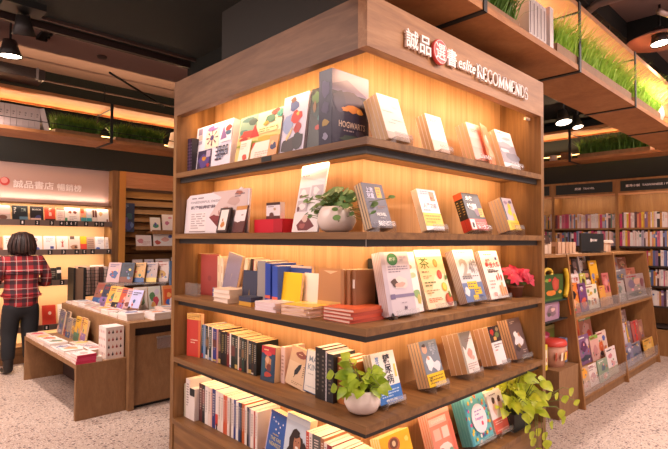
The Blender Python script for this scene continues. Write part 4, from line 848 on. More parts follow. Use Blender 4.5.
# books facing out: (x0, x1, height, colour, art, phrase)
LW = [
 (0, [(-.30, -.106, .20, '#b8a49a', [('r', 0, .5, 1, 1, '#d8b8b0'), ('b', .6, .3, .25, .15, '#6d4a3c')], 'dusty pink and brown book'),
      (-.086, .075, .205, '#23272a', [('l', .1, .5, .25, .9, 4, '#c8c0b8'), ('r', .45, 0, 1, .35, '#5a7888'), ('t', '黑潮', .7, .75, .3, .2, '#8a9490', .02)], 'black book with a teal lower corner'),
      (.1, .24, .205, '#262225', [('t', 'BLACK', .5, .8, .7, .1, '#b0a8a4', .03), ('b', .6, .35, .25, .12, '#4a4a78'), ('r', 0, 0, .8, .28, '#d8b0a0')], 'black book with grey capitals'),
      (.258, .372, .205, '#d8503c', [('t', '紅\n書', .5, .68, .3, .5, '#f2c8b8', .03), ('r', 0, 0, 1, .25, '#2a2426')], 'red-orange book with a black foot'),
      (.386, .475, .195, '#ead2cc', [('l', .2, .2, .8, .8, 5, '#c09a94'), ('r', 0, .9, 1, 1, '#d8604c')], 'pale pink narrow book'),
      (.48, .655, .205, '#f2e8e2', [('b', .35, .72, .12, .1, '#a8604c'), ('b', .68, .72, .12, .1, '#8a4a40'), ('r', 0, .1, .16, .36, '#4a9a70'), ('l', .3, .2, .8, .5, 3, '#c0b0ac')], 'white book with two faces and a green patch'),
      (.668, .733, .20, '#e8a890', [('r', 0, 0, 1, .42, '#4a9aa0'), ('r', 0, .7, .6, 1, '#d8583c'), ('b', .6, .5, .2, .08, '#e8c060')], 'coral and teal book'),
      (.738, .80, .20, '#c8d4dc', [('r', 0, 0, 1, .4, '#3f9aa4'), ('b', .5, .7, .3, .12, '#e0d0e0')], 'pale blue and teal book'),
      (.81, .865, .20, '#e6dcd6', [('r', 0, .45, .45, .95, '#5c3a34'), ('r', .55, .45, 1, .95, '#6a4038')], 'white book with two brown panels'),
      (.87, 1.015, .205, '#f4ebe4', [('b', .3, .7, .14, .16, '#d8b07a'), ('b', .85, .25, .1, .1, '#8a6a60')], 'white book with a tan figure')]),
 (1, [(-.30, -.175, .19, '#b07a5a', [('r', 0, 0, 1, .3, '#8a4a3a'), ('b', .5, .6, .3, .2, '#d8a878')], 'brown book'),
      (-.165, -.055, .2, '#ecd6d0', [('l', .2, .5, .8, .9, 3, '#b89a98'), ('r', 0, .1, 1, .16, '#c8503c')], 'pink book with a red line'),
      (-.04, .06, .2, '#e0c8c4', [('b', .5, .5, .2, .2, '#a87a80')], 'rose book'),
      (.11, .235, .2, '#e4d4d4', [('e', .4, .75, .2, .12, '#4a3c44'), ('e', .4, .75, .13, .08, '#e4d4d4'), ('b', .6, .2, .2, .1, '#4a5a9a')], 'pale book with a dark ring'),
      (.25, .38, .2, '#e6dce0', [('l', .2, .6, .8, .9, 3, '#a8a0b0'), ('r', .55, .2, .85, .36, '#4a5490')], 'white book with a blue tag'),
      (.395, .525, .2, '#f0e2dc', [('p', [(.4, .3), (.5, .85), (.6, .3)], '#c07a70'), ('p', [(.3, .7), (.5, .5), (.7, .75), (.5, .6)], '#a85a50')], 'white book with a red stick figure'),
      (.535, .665, .2, '#dcc8bc', [('r', .1, .8, .5, 1, '#6a5450'), ('b', .5, .3, .35, .16, '#b08468'), ('b', .6, .3, .12, .1, '#5c3a30')], 'beige photo book'),
      (.67, .745, .2, '#efb02c', [('r', 0, 0, 1, .5, '#d84a3c')], 'amber and red book'),
      (.75, .84, .19, '#b89a8c', [('l', .1, .1, .9, .9, 6, '#8a6a60')], 'fawn striped book'),
      (.85, .965, .195, '#eceaf0', [('b', .3, .2, .25, .1, '#4a6ac0'), ('l', .3, .5, .9, .9, 4, '#a0a0b8')], 'white book with a blue smear'),
      (.975, 1.02, .19, '#eee0dc', [('l', .2, .2, .8, .8, 6, '#a8a0b0')], 'thin white book')]),
 (2, [(-.3, -.16, .2, '#d8a098', [('r', 0, 0, 1, .4, '#b87070')], 'salmon book'),
      (.24, .312, .17, '#2c2624', [('b', .5, .6, .3, .2, '#6a5a50')], 'dark brown book'),
      (.325, .40, .18, '#241f1e', [('l', .2, .3, .8, .8, 4, '#8a7a70')], 'black glossy book'),
      (.405, .455, .19, '#1f1f20', [('r', 0, .6, 1, .8, '#c8c0bc')], 'black book with a white bar'),
      (.62, .76, .2, '#c8a08c', [('r', 0, 0, 1, .4, '#8a6050')], 'copper book'),
      (.80, .97, .2, '#efe4e0', [('l', .2, .3, .8, .8, 3, '#b09aa0')], 'blank-looking white book')]),
 (3, [(.10, .155, .2, '#8a6a5c', [], 'umber book'), (.165, .225, .24, '#d8b8a8', [], 'blush book'),
      (.255, .405, .26, '#cc3f30', [('e', .55, .62, .12, .08, '#f0c8b8')], 'bright red book with a white dot'),
      (.43, .50, .26, '#efe2d8', [('l', .2, .3, .8, .8, 5, '#b8a8a0')], 'cream book'), (.51, .60, .26, '#e8d6cc', [('r', 0, 0, 1, .2, '#b88a80')], 'pale rose book'),
      (-.02, .07, .24, '#e8cf9a', [('r', 0, .3, 1, .5, '#f0b830')], 'yellow-banded book')])]
RN = ['top', 'second', 'third', 'lowest']
for ri, lst in LW:
    for k, (x0, x1, h, c, art, ph) in enumerate(lst):
        make_book(f'{ph} facing out on the {RN[ri]} best-seller shelf', x1 - x0, h, .022, c, art, detail=False, loc=((x0 + x1) / 2, 5.52, LZ[ri] + .012), rot=(-rad(12), 0, 0), group='books on the best-seller wall', spine='L', pg=PAGE)
tk = 0
for ri, xs in ((0, (.0, .155, .31, .42, .48, .53, .58, .705, .83, .9)), (1, (-.08, .3, .45, .6, .69, .79, .99)), (2, (.30, .44)), (3, (.28,))):
    for k, x in enumerate(xs):
        z = LZ[ri] - .02
        w = .05
        o = MB().box((x - w / 2, 5.4505, z), (x + w / 2, 5.4545, z + .062), BLK)
        put_text(o, str(k + 1 if ri == 0 else (k % 9) + 1), .016, .034, LET, Matrix.Translation((x, 5.450, z + .032)), .03)
        o = o.build('number_ticket'); tag(o, f'black rank ticket, {ordn(k)} along the {RN[ri]} best-seller shelf', 'ticket', 'rank tickets')

# ---- slatted display beside it
sl = root('slat_display', 'oak slatted wall display with small ledges beside the best-seller wall', 'display shelving', (0, 0, 0))
MB().box((1.118, 5.45, 0), (1.2, 5.8, 2.385), mat('#c98a3a', .5)).build('side_post', sl); MB().box((2.35, 5.45, 0), (2.43, 5.8, 2.385), W['z']).build('side_post', sl)
bx('head_board', (1.201, 5.46, 2.165), (2.349, 5.5, 2.385), W['spotlit'], sl); bx('back_board', (1.201, 5.76, 0), (2.349, 5.8, 2.385), mat('#4a2f22', .7), sl)
for k in range(16):
    z = .4 + k * .11
    MB().prism([(5.68, z), (5.757, z), (5.757, z + .098), (5.735, z + .098)], 'x', 1.202, 2.348, W['x']).build('slat', sl)
bx('base_cabinet', (1.201, 5.5, 0), (2.349, 5.757, .39), W['z'], sl)
lg = [(1.60, 2.34, 1.585, [(1.60, 1.75, .2, '#f0ece6', [('b', .5, .4, .3, .16, '#4a9a7a'), ('b', .5, .5, .12, .16, '#5a5aa0')], 'white card with a green and violet figure'), (1.78, 2.02, .25, '#f2eaea', [('b', .3, .5, .14, .12, '#c87a9a'), ('b', .8, .6, .12, .1, '#4a5ab0'), ('b', .5, .8, .16, .06, '#d89ab0')], 'white picture book with pink swirls'), (2.04, 2.3, .25, '#f4ecdc', [('b', .4, .25, .3, .12, '#e8a040'), ('b', .7, .7, .12, .1, '#4a7ac0')], 'white picture book with an orange patch')]),
      (1.38, 2.34, 1.36, [(1.40, 1.62, .17, '#f2e8e8', [('b', .3, .5, .2, .2, '#d8909a'), ('l', .4, .2, .9, .5, 3, '#c8a0a0')], 'white activity card with pink marks'), (1.65, 1.95, .22, '#f4eee8', [('b', .2, .3, .14, .16, '#c8503c'), ('b', .6, .5, .2, .14, '#e8b0a0'), ('b', .85, .7, .1, .1, '#4a5ab0')], 'white picture book with red and blue dots'), (1.98, 2.28, .2, '#f0e6e0', [('b', .4, .4, .25, .2, '#e0a070'), ('b', .8, .8, .08, .08, '#3a5ac0')], 'cream picture book with an orange blot')]),
      (1.34, 2.34, 1.02, [(1.36, 1.50, .17, '#f0e4e4', [('b', .4, .5, .2, .2, '#e8a0a0')], 'white card with a rosy centre'), (1.53, 1.66, .17, '#ece4ea', [('r', .3, .3, .7, .8, '#4a5ab8')], 'white card with a blue block'), (1.69, 1.9, .17, '#f2e6e0', [('r', .2, .3, .5, .8, '#cf4a4a')], 'white card with a red block'), (1.93, 2.2, .19, '#efe2dc', [('b', .5, .5, .3, .2, '#d8a088')], 'white card with a tan blot')])]
for i, (x0, x1, z, bk) in enumerate(lg):
    s_ = bx('ledge', (x0, 5.52, z - .03), (x1, 5.70, z), W['rack'], sl); MB().box((x0, 5.505, z - .04), (x1, 5.52, z + .02), W['rack']).build('ledge_lip', s_)
    for (a, c_, h, c, art, ph) in bk:
        make_book(f'{ph} on the {["upper", "middle", "lower"][i]} slatted ledge', c_ - a, h, .012, c, art, detail=False, loc=((a + c_) / 2, 5.56, z + .003), rot=(-rad(10), 0, 0), group='picture books on the slatted ledges', name='picture_book')
make_book('tall night-blue poster book hanging on the slats beside the post', .17, .40, .012, '#1f2c54', [('b', .5, .2, .35, .16, '#3f4aa8'), ('b', .6, .55, .25, .12, '#2c5a6a'), ('b', .3, .4, .2, .14, '#5a4a98'), ('l', .1, .82, .5, .95, 3, '#8a9ac0'), ('b', .8, .25, .14, .1, '#6a8ac8')], detail=False, loc=(1.32, 5.655, 1.575), rot=(0, 0, 0), name='poster_book', cat='poster')
area('slat_led', (1.8, 5.53, 2.14), (0, .6, -.8), 1.0, .03, 1.2, LEDC, (1, 0, 0))

# ---- dark wire newspaper rack behind the table
cr = root('wire_rack', 'narrow grey upright rack with a black wire basket behind the book table', 'rack', (0, 0, 0))
for x in (.46, .575): MB().box((x, 5.08, 0), (x + .022, 5.3, 1.13), BLK).build('frame', cr)
bx('end_plate', (.4825, 5.10, .1), (.5745, 5.12, 1.12), mat('#8a6f5a', .4, .3), cr)
wb = MB()
for i in range(9): wb.tube([(.6 + i * .035, 5.1, .80), (.6 + i * .035, 5.1, 1.1)], .003, BLK, 5)
for i in range(8): wb.tube([(.6, 5.1, .8 + i * .042), (.885, 5.1, .8 + i * .042)], .003, BLK, 5)
wb.box((.598, 5.11, .78), (.89, 5.3, .80), BLK); wb.box((.885, 5.09, 0), (.9, 5.3, 1.12), BLK); wb.build('wire_basket', cr)
for k, c in enumerate(('#d8b8a8', '#8a6a5c', '#c8a090', '#6a4a40', '#e0c8bc')):
    spine_book(f'{["pale", "umber", "rosy", "dark brown", "cream"][k]} magazine standing in the black wire basket', .04, .15, .33, c, (), (.635 + .052 * k, 5.125, .8005), 0, detail=False, name='magazine', cat='magazine', group='magazines in the wire basket')

# ================================================================ tables on the sales floor
tb = root('display_table', 'tall brown laminate display table with a drawer front, piled with books', 'table', (0, 0, 0))
TX0, TX1, TY0, TY1 = .293, 1.7, 3.005, 4.92
bx('table_top', (TX0, TY0, .70), (TX1, TY1, .75), W['table'], tb)
bx('side_panel', (TX0 + .001, TY0 + .002, 0), (TX0 + .05, TY1 - .002, .6995), W['table'], tb); bx('side_panel', (TX1 - .05, TY0 + .002, 0), (TX1, TY1 - .002, .6995), W['table'], tb)
bx('back_panel', (TX0 + .051, TY1 - .04, 0), (TX1 - .051, TY1 - .003, .6995), W['table'], tb)
fr = bx('drawer_front', (TX0 + .052, TY0 + .03, .03), (TX1 - .052, TY0 + .05, .63), W['table'], tb)
bx('shadow_rail', (TX0 + .051, TY0 + .055, .63), (TX1 - .051, TY0 + .07, .6995), mat('#2e211c', .8), tb)  # rail coloured near-black as the shade in the recess over the drawer
bx('kick_board', (TX0 + .051, TY0 + .06, 0), (TX1 - .051, TY0 + .075, .03), BLK, tb)
MB().box((.55, TY0 + .018, .49), (.73, TY0 + .0185, .60), ACR).box((.55, TY0 + .0185, .59), (.73, TY0 + .0299, .60), mat('#cfc2b8', .3)).box((.555, TY0 + .0190, .5), (.725, TY0 + .0195, .588), mat('#8a5c4a', .5)).build('ticket_holder', fr)
bn = root('bench_table', 'low open brown bench table in front of the tall book table', 'table', (0, 0, 0))
bx('table_top', (-.11, 3.06, .415), (.29, 4.73, .452), W['table'], bn); bx('end_panel', (-.11, 3.062, 0), (.29, 3.10, .4145), W['table'], bn); bx('end_panel', (-.11, 4.69, 0), (.29, 4.728, .4145), W['table'], bn)
bx('back_panel', (.255, 3.1005, 0), (.289, 4.6895, .4145), mat('#4a352c', .7), bn)

# bench piles
r2 = random.Random(44)
pc = ['#efe6e0', '#e8d8cc', '#f0e8e4', '#e6cfc0', '#efe2d4', '#d8c8c0', '#f2e6da']
acc = [('#d03a5a', 'magenta'), ('#e0b23c', 'mustard'), ('#c85a3c', 'rust'), ('#7a8a6a', 'sage'), ('#5a6a9a', 'slate blue'), ('#e8a070', 'apricot'), ('#9a5a6a', 'plum'), ('#d8c060', 'straw'), ('#b0a0a8', 'grey'), ('#c88a80', 'rose'), ('#8a9aa8', 'steel'), ('#b8743c', 'amber')]
def pile(x, y, z, w, d, n, where, a, rz=0, t=.02, h0=0, cols=pc):
    for k in range(n):
        top = k == n - 1
        c = r2.choice(cols) if not top else r2.choice(cols[:4]); tt = t * r2.uniform(.8, 1.15)
        art = [('b', .5, .5, .35, .25, a[0]), ('l', .15, .75, .85, .92, 2, '#7a6a66'), ('b', .7, .25, .12, .1, r2.choice(acc)[0])] if top else ()
        nm = 'top book' if top else ['book just under the top', 'second book down', 'third book down'][n - 2 - k]
        lying(f'{nm} of the {a[1].replace(" ", "-")}-marked pile {where}', w, d, tt, c, (x, y, z + h0), rz + r2.uniform(-.03, .03), art, False, 'books piled on the display tables', pg=mat(r2.choice(['#ead8c8', '#e0c4b0', '#f0e2d4']), .8), spine=r2.choice('LR'))
        h0 += tt + .0006
i = 0
for yy, hs in ((4.60, 2), (4.38, 2), (4.16, 3), (3.94, 3), (3.72, 2), (3.50, 3), (3.28, 3)):
    ww = .155
    pile(-.025, yy, .4525, ww, .205, hs, 'on the bench outer edge', acc[i % 12], 0, .018); i += 1
for yy, hs in ((3.80, 2), (3.585, 2)):
    pile(.16, yy, .4525, .16, .2, hs, 'inside the bench row', acc[i % 12], 0, .018); i += 1
pile(.145, 3.39, .4525, .15, .19, 3, 'behind the patterned gift box', acc[i % 12], 0, .018)
# front corner pile with magenta spines
for k in range(3):
    spn = ['#d0355c', '#d8456a', '#cc2f54'][k]
    o = lying(f'{["bottom", "middle", "top"][k]} magenta-spined book at the bench corner', .15, .155, .024, spn, (-.03, 3.145, .4525 + .0246 * k), rad(-90 + 3 * (k - 1)), [('r', 0, 0, 1, 1, '#efe0da'), ('b', .5, .5, .3, .2, '#e8a8a0')] if k == 2 else (), False, 'magenta-spined books', pg=mat('#f0e4da', .8), spine='R')
pile(.07, 3.10, .4525, .05, .06, 2, 'beside the magenta books', ('#7aa070', 'leaf green'), 0, .02)
bxm = root('patterned_box', 'white gift box printed with rows of little red and black drops', 'box', (.205, 3.175, .4525))
MB().box((-.075, -.085, 0), (.075, .085, .27), mat('#eee0d8', .5)).build('box_body', bxm)
a = MB()
for r_ in range(4):
    for c_ in range(4):
        art_mesh(a, [('e', .16 + c_ * .22, .14 + r_ * .23, .055, .04, ['#8a2c2c', '#3a2a2c', '#b8604a'][(r_ + c_) % 3]), ('p', [(.12 + c_ * .22, .15 + r_ * .23), (.16 + c_ * .22, .23 + r_ * .23), (.2 + c_ * .22, .15 + r_ * .23)], ['#a83a34', '#4a3436', '#c8785a'][(r_ + c_) % 3])], .15, .27, Matrix.Translation((0, -.085, 0)), -.0008)
M2 = Matrix.Translation((-.075, 0, 0)) @ Matrix.Rotation(rad(-90), 4, 'Z')
for r_ in range(4):
    for c_ in range(4): art_mesh(a, [('b', .16 + c_ * .22, .16 + r_ * .23, .06, .05, ['#d8b8a8', '#c89a8c', '#b8848a'][(r_ + c_) % 3])], .17, .27, M2, -.0008)
a.build('box_print', bxm)
# books standing at the back of the bench against the tall table
for k, (y, c, nm, h) in enumerate(((4.74, '#6a5a5a', 'grey-brown', .25), (4.62, '#7a7078', 'smoky', .24), (4.50, '#5c5458', 'dark grey', .25), (4.36, '#9a8a7c', 'taupe', .2), (4.25, '#8a7a70', 'ash', .2), (4.10, '#d8a83c', 'golden', .24), (3.99, '#c8843c', 'amber', .24), (3.90, '#e0b860', 'pale gold', .23))):
    make_book(f'{nm} book standing at the back of the bench against the tall table', .14 if k < 5 else .15, h, .02, c, rnd_art(r2, c), detail=False, loc=(.205 - .012 * (k % 2), y - (.03 if k == 0 else 0), .4535), rot=(-rad(9), 0, -math.pi / 2 + rad(r2.uniform(-5, 5))), group='books standing on the bench', spine='L')

# tall table: piles along the edges
for yy, hs in ((4.78, 1), (4.56, 2), (4.34, 2), (4.12, 1), (3.90, 2), (3.68, 2), (3.46, 2), (3.24, 3)):
    pile(.40, yy, .7505, .155, .2, hs, 'on the tall table aisle edge', acc[i % 12], 0, .02); i += 1
for xx, hs in ((.42, 2), (.60, 3), (.77, 3), (.94, 3), (1.11, 2)):
    if xx == .42: continue
    pile(xx, 3.13, .7505, .155, .2, hs, 'on the tall table front edge', acc[i % 12], 0, .022); i += 1
for xx, yy, hs in ((.62, 3.36, 2), (.80, 3.36, 3), (.98, 3.36, 2)):
    pile(xx, yy, .7505, .16, .2, hs, 'in the tall table second row', acc[i % 12], 0, .02); i += 1
# books propped up facing the aisle
up = [(4.52, '#8a5a4c', 'rust-brown', .25), (4.30, '#3c4452', 'slate', .24), (4.12, '#d8a04c', 'sandy orange', .24), (3.96, '#e2b26c', 'honey', .24), (3.80, '#b8583c', 'brick', .24), (3.66, '#c8a09c', 'dusty rose', .24), (3.54, '#b8b8dc', 'lavender', .24)]
for k, (y, c, nm, h) in enumerate(up):
    make_book(f'{nm} book propped up facing the aisle in the first row of the tall table', .15, h, .02, c, rnd_art(r2, c), detail=False, loc=(.52, y, .7515), rot=(-rad(22), 0, -math.pi / 2 + rad(18)), group='books propped on the tall table', spine='L')
for k, (x, c, nm, h, art) in enumerate(((.66, '#efe6da', 'white edge', .245, [('b', .5, .5, .3, .25, '#6a8a5c')]), (.80, '#dfe3d8', 'flower-print', .245, [('b', .3, .6, .25, .2, '#5c8a5a'), ('b', .6, .4, .25, .2, '#c84a5a'), ('b', .4, .25, .2, .12, '#e8b060'), ('b', .7, .75, .2, .14, '#d8d0e0')]), (.955, '#e08a4c', 'orange painting', .245, [('r', .12, .25, .9, .85, '#d8562c'), ('b', .4, .3, .2, .14, '#3a6ac0'), ('b', .65, .3, .16, .18, '#f0e4e0'), ('b', .5, .6, .2, .12, '#f0b060')]), (1.15, '#d8cce0', 'pale lilac', .25, [('b', .5, .5, .3, .2, '#9aa0d0')]), (1.27, '#4a9ab0', 'teal spine', .25, []))):
    make_book(f'{nm} book standing on the tall table facing the front', .13, h, .022, c, art, detail=False, loc=(x, 3.62, .7515), rot=(-rad(9), 0, 0), group='books standing on the tall table', spine='R')
# clear riser and upper tier
rs = root('clear_riser', 'clear acrylic riser carrying the upper tier of books on the tall table', 'riser', (0, 0, 0))
bx('riser_top', (.62, 4.02, .985), (1.66, 4.6, .99), ACR, rs); bx('riser_side', (.62, 4.02, .7505), (.625, 4.6, .985), ACR, rs); bx('riser_side', (1.655, 4.02, .7505), (1.66, 4.6, .985), ACR, rs); bx('riser_side', (1.1, 4.02, .7505), (1.105, 4.6, .985), ACR, rs)
up2 = [(.66, 4.42, '#b89a98', 'mauve', -50), (.76, 4.30, '#343c48', 'midnight', -50), (.87, 4.25, '#c89a5c', 'ochre', -45), (.99, 4.20, '#b09890', 'putty', -40), (1.12, 4.18, '#d8c0b4', 'blush', -35), (1.22, 4.16, '#c8b4c4', 'lilac', -35), (1.33, 4.15, '#4a4a9a', 'violet-blue', -35)]
for k, (x, y, c, nm, a_) in enumerate(up2):
    make_book(f'{nm} book propped on the clear riser', .15, .23, .02, c, rnd_art(r2, c), detail=False, loc=(x, y, .9912), rot=(-rad(18), 0, rad(a_)), group='books on the clear riser', spine='L')
make_book('tall steel-blue book standing on the flat pile in front of the clear riser', .19, .38, .03, '#4a6a8c', [('r', .75, 0, .8, 1, '#e8e0e0'), ('b', .4, .5, .2, .2, '#3a5478')], detail=False, loc=(1.20, 3.90, .857), rot=(-rad(6), 0, 0), spine='L')
for k in range(5):
    lying(f'{ordn(4 - k)} from the top in the flat pile under the riser front', .26, .2, .02, ['#c8d0dc', '#8aa0b8', '#dfe3ea', '#a0b0c8', '#e6e0e4'][k], (1.27, 3.86, .7515 + .0206 * k), rad(3 * (k % 2)), (), False, 'flat pile before the riser', pg=mat('#d8dce4', .8))

# ================================================================ the shopper
def skin_body(name, pts, edges, rootv, m, parent=None, sub=2):
    me = bpy.data.meshes.new(name); me.from_pydata([p[0] for p in pts], edges, []); me.materials.append(m)
    o = bpy.data.objects.new(name, me); COL.objects.link(o)
    if parent: o.parent = parent
    sk = o.modifiers.new('skin', 'SKIN'); sk.use_smooth_shade = True
    lay = me.skin_vertices[0] if me.skin_vertices else None
    if lay is None:
        me.skin_vertices.new() if hasattr(me.skin_vertices, 'new') else None
        lay = me.skin_vertices[0]
    for i_, p in enumerate(pts):
        r_ = p[1]; lay.data[i_].radius = r_ if isinstance(r_, tuple) else (r_, r_)
        lay.data[i_].use_root = i_ == rootv
    sd = o.modifiers.new('sub', 'SUBSURF'); sd.levels = sub; sd.render_levels = sub
    return o
SKIN = mat('#c99378', .55)
def plaid():
    m, nt, b = nodes('plaid_flannel')
    tc = nt.nodes.new('ShaderNodeTexCoord'); sp = nt.nodes.new('ShaderNodeSeparateXYZ'); nt.links.new(tc.outputs['Object'], sp.inputs[0])
    def stripes(out, per, lo, off=0.):
        a = nt.nodes.new('ShaderNodeMath'); a.operation = 'ADD'; a.inputs[1].default_value = off + 10
        nt.links.new(out, a.inputs[0])
        d = nt.nodes.new('ShaderNodeMath'); d.operation = 'DIVIDE'; d.inputs[1].default_value = per; nt.links.new(a.outputs[0], d.inputs[0])
        f = nt.nodes.new('ShaderNodeMath'); f.operation = 'FRACT'; nt.links.new(d.outputs[0], f.inputs[0])
        l = nt.nodes.new('ShaderNodeMath'); l.operation = 'LESS_THAN'; l.inputs[1].default_value = lo; nt.links.new(f.outputs[0], l.inputs[0])
        return l.outputs[0]
    col = None
    def mixin(prev, fac, c, k):
        mu = nt.nodes.new('ShaderNodeMath'); mu.operation = 'MULTIPLY'; mu.inputs[1].default_value = k; nt.links.new(fac, mu.inputs[0])
        mx = nt.nodes.new('ShaderNodeMix'); mx.data_type = 'RGBA'; nt.links.new(mu.outputs[0], mx.inputs[0]); mx.inputs[7].default_value = lin(c)
        if prev is None: mx.inputs[6].default_value = lin('#9a2228')
        else: nt.links.new(prev, mx.inputs[6])
        return mx.outputs[2]
    for out in (sp.outputs['X'], sp.outputs['Z']): col = mixin(col, stripes(out, .105, .36), '#1d1c24', .75)
    for out in (sp.outputs['X'], sp.outputs['Z']): col = mixin(col, stripes(out, .105, .06, .055), '#c8bcb4', .6)
    nt.links.new(col, b.inputs['Base Color']); b.inputs['Roughness'].default_value = .85
    return m
pr = root('person', 'dark-haired person in a red plaid shirt and black trousers reading, back turned', 'person', (-.075, 5.08, 0), rot=(0, 0, rad(4)))
# facing +y. body: one continuous skin mesh
P = [((0, 0, .86), (.13, .1)), ((0, 0, .98), (.125, .095)), ((0, .01, 1.12), (.12, .09)), ((0, .01, 1.25), (.14, .1)), ((0, 0, 1.33), (.085, .07)), ((0, .01, 1.37), .05), ((0, .02, 1.44), (.07, .085)), ((0, .03, 1.52), (.078, .095)), ((0, .03, 1.57), (.05, .06)),
     ((.085, 0, .82), (.085, .085)), ((.09, .01, .46), .055), ((.09, -.01, .28), .052), ((.09, -.01, .09), .036), ((.09, .1, .04), (.035, .03)),
     ((-.085, 0, .82), (.085, .085)), ((-.1, .03, .46), .055), ((-.11, .0, .28), .052), ((-.11, -.0, .09), .036), ((-.12, .1, .04), (.035, .03)),
     ((.17, 0, 1.30), .055), ((.225, -.02, 1.12), .045), ((.235, .02, 1.02), .04), ((.16, .17, 1.06), .032), ((.10, .235, 1.1), (.034, .02)),
     ((-.17, 0, 1.30), .055), ((-.225, -.02, 1.12), .045), ((-.235, .02, 1.02), .04), ((-.16, .17, 1.06), .032), ((-.10, .235, 1.1), (.034, .02))]
E_ = [(0, 1), (1, 2), (2, 3), (3, 4), (4, 5), (5, 6), (6, 7), (7, 8), (0, 9), (9, 10), (10, 11), (11, 12), (12, 13), (0, 14), (14, 15), (15, 16), (16, 17), (17, 18), (3, 19), (19, 20), (20, 21), (21, 22), (22, 23), (3, 24), (24, 25), (25, 26), (26, 27), (27, 28)]
vn = len(P)
for sx, hand in ((1, 23), (-1, 28)):
    for q in range(4):
        bx0, bz = sx * (.085 - .0), 1.075 + q * .018
        i0 = len(P); P += [((sx * .085, .262, bz), .0085), ((sx * .06, .285, bz + .002), .008), ((sx * .035, .28, bz + .003), .007)]; E_ += [(hand, i0), (i0, i0 + 1), (i0 + 1, i0 + 2)]
    i0 = len(P); P += [((sx * .1, .235, 1.14), .0095), ((sx * .075, .245, 1.155), .0085)]; E_ += [(hand, i0), (i0, i0 + 1)]
skin_body('body', P, E_, 0, SKIN, pr, 1)
sh_ = [((0, 0, .735), (.178, .14)), ((0, 0, .80), (.176, .136)), ((0, 0, .90), (.17, .13)), ((0, .005, 1.02), (.165, .125)), ((0, .005, 1.15), (.17, .125)), ((0, 0, 1.27), (.165, .115)), ((0, 0, 1.335), (.09, .08)), ((0, .005, 1.365), (.065, .07)),
       ((.165, 0, 1.295), .07), ((.235, -.02, 1.13), .062), ((.25, .02, 1.0), .057), ((.18, .15, 1.05), .045),
       ((-.165, 0, 1.295), .07), ((-.235, -.02, 1.13), .062), ((-.25, .02, 1.0), .057), ((-.18, .15, 1.05), .045)]
skin_body('plaid_shirt', sh_, [(0, 1), (1, 2), (2, 3), (3, 4), (4, 5), (5, 6), (6, 7), (5, 8), (8, 9), (9, 10), (10, 11), (5, 12), (12, 13), (13, 14), (14, 15)], 3, plaid(), pr)
TR = mat('#15171b', .8)
tr_ = [((0, 0, .86), (.155, .12)), ((0, 0, .78), (.15, .12)), ((.085, 0, .70), (.105, .108)), ((.09, .01, .46), .086), ((.09, -.01, .28), .074), ((.09, -.01, .14), .066), ((-.085, 0, .70), (.105, .108)), ((-.1, .03, .46), .086), ((-.11, 0, .28), .074), ((-.11, 0, .14), .066)]
skin_body('trousers', tr_, [(0, 1), (1, 2), (2, 3), (3, 4), (4, 5), (1, 6), (6, 7), (7, 8), (8, 9)], 0, TR, pr)
for sx in (1, -1):
    x = .09 if sx > 0 else -.11
    skin_body('boot', [((x, -.01, .2), .058), ((x, -.01, .1), .052), ((x, -.015, .045), (.045, .04)), ((x + .01 * sx, .07, .04), (.042, .035)), ((x + .015 * sx, .13, .035), (.038, .03))], [(0, 1), (1, 2), (2, 3), (3, 4)], 1, mat('#1b1716', .5), pr)
hr = MB()
prof = [(0, 1.625), (.05, 1.618), (.09, 1.59), (.112, 1.55), (.122, 1.49), (.127, 1.43), (.12, 1.385), (.095, 1.365), (.06, 1.37)]
hr.lathe(prof, mat('#231511', .6), Matrix.Translation((0, .005, 0)) @ Matrix.Diagonal((.98, .95, 1, 1)), 28)
r3 = random.Random(2)
for k in range(70):
    a_ = rad(180) + r3.uniform(-.1, math.pi + .1); ca, sa = math.cos(a_), math.sin(a_)
    pts = [(ca * R_ * .99, .005 + sa * R_ * .97, z_) for R_, z_ in ((.03, 1.622), (.095, 1.588), (.118, 1.53), (.130 + r3.uniform(-.003, .005), 1.46), (.129, 1.41), (.112 + r3.uniform(-.01, .01), 1.36 + r3.uniform(-.012, .012)))]
    hr.tube(pts, [.004, .008, .009, .009, .008, .002], mat(r3.choice(['#2a1914', '#38211a', '#1e1210']), .5), 5)
hr.build('hair', pr)
fb = MB()
for sx in (-1, 1):
    fb.sphere((sx * .03, .122, 1.49), (.013, .006, .007), mat('#2a1c18', .3), 6)
    fb.sphere((sx * .086, .03, 1.48), (.01, .02, .028), SKIN, 6)
fb.sphere((0, .135, 1.465), (.013, .018, .02), SKIN, 6); fb.sphere((0, .125, 1.43), (.022, .007, .006), mat('#a85a50', .5), 6)
fb.build('face', pr)
pr.scale = (1.03, 1.02, .955)
bo = make_book('open pale book held in front of the shopper in plaid', .13, .19, .018, '#d8c8c4', [('b', .5, .5, .3, .2, '#8a9ab0')], loc=(-.095, 5.375, 1.0), rot=(-rad(20), 0, rad(184)), detail=False)
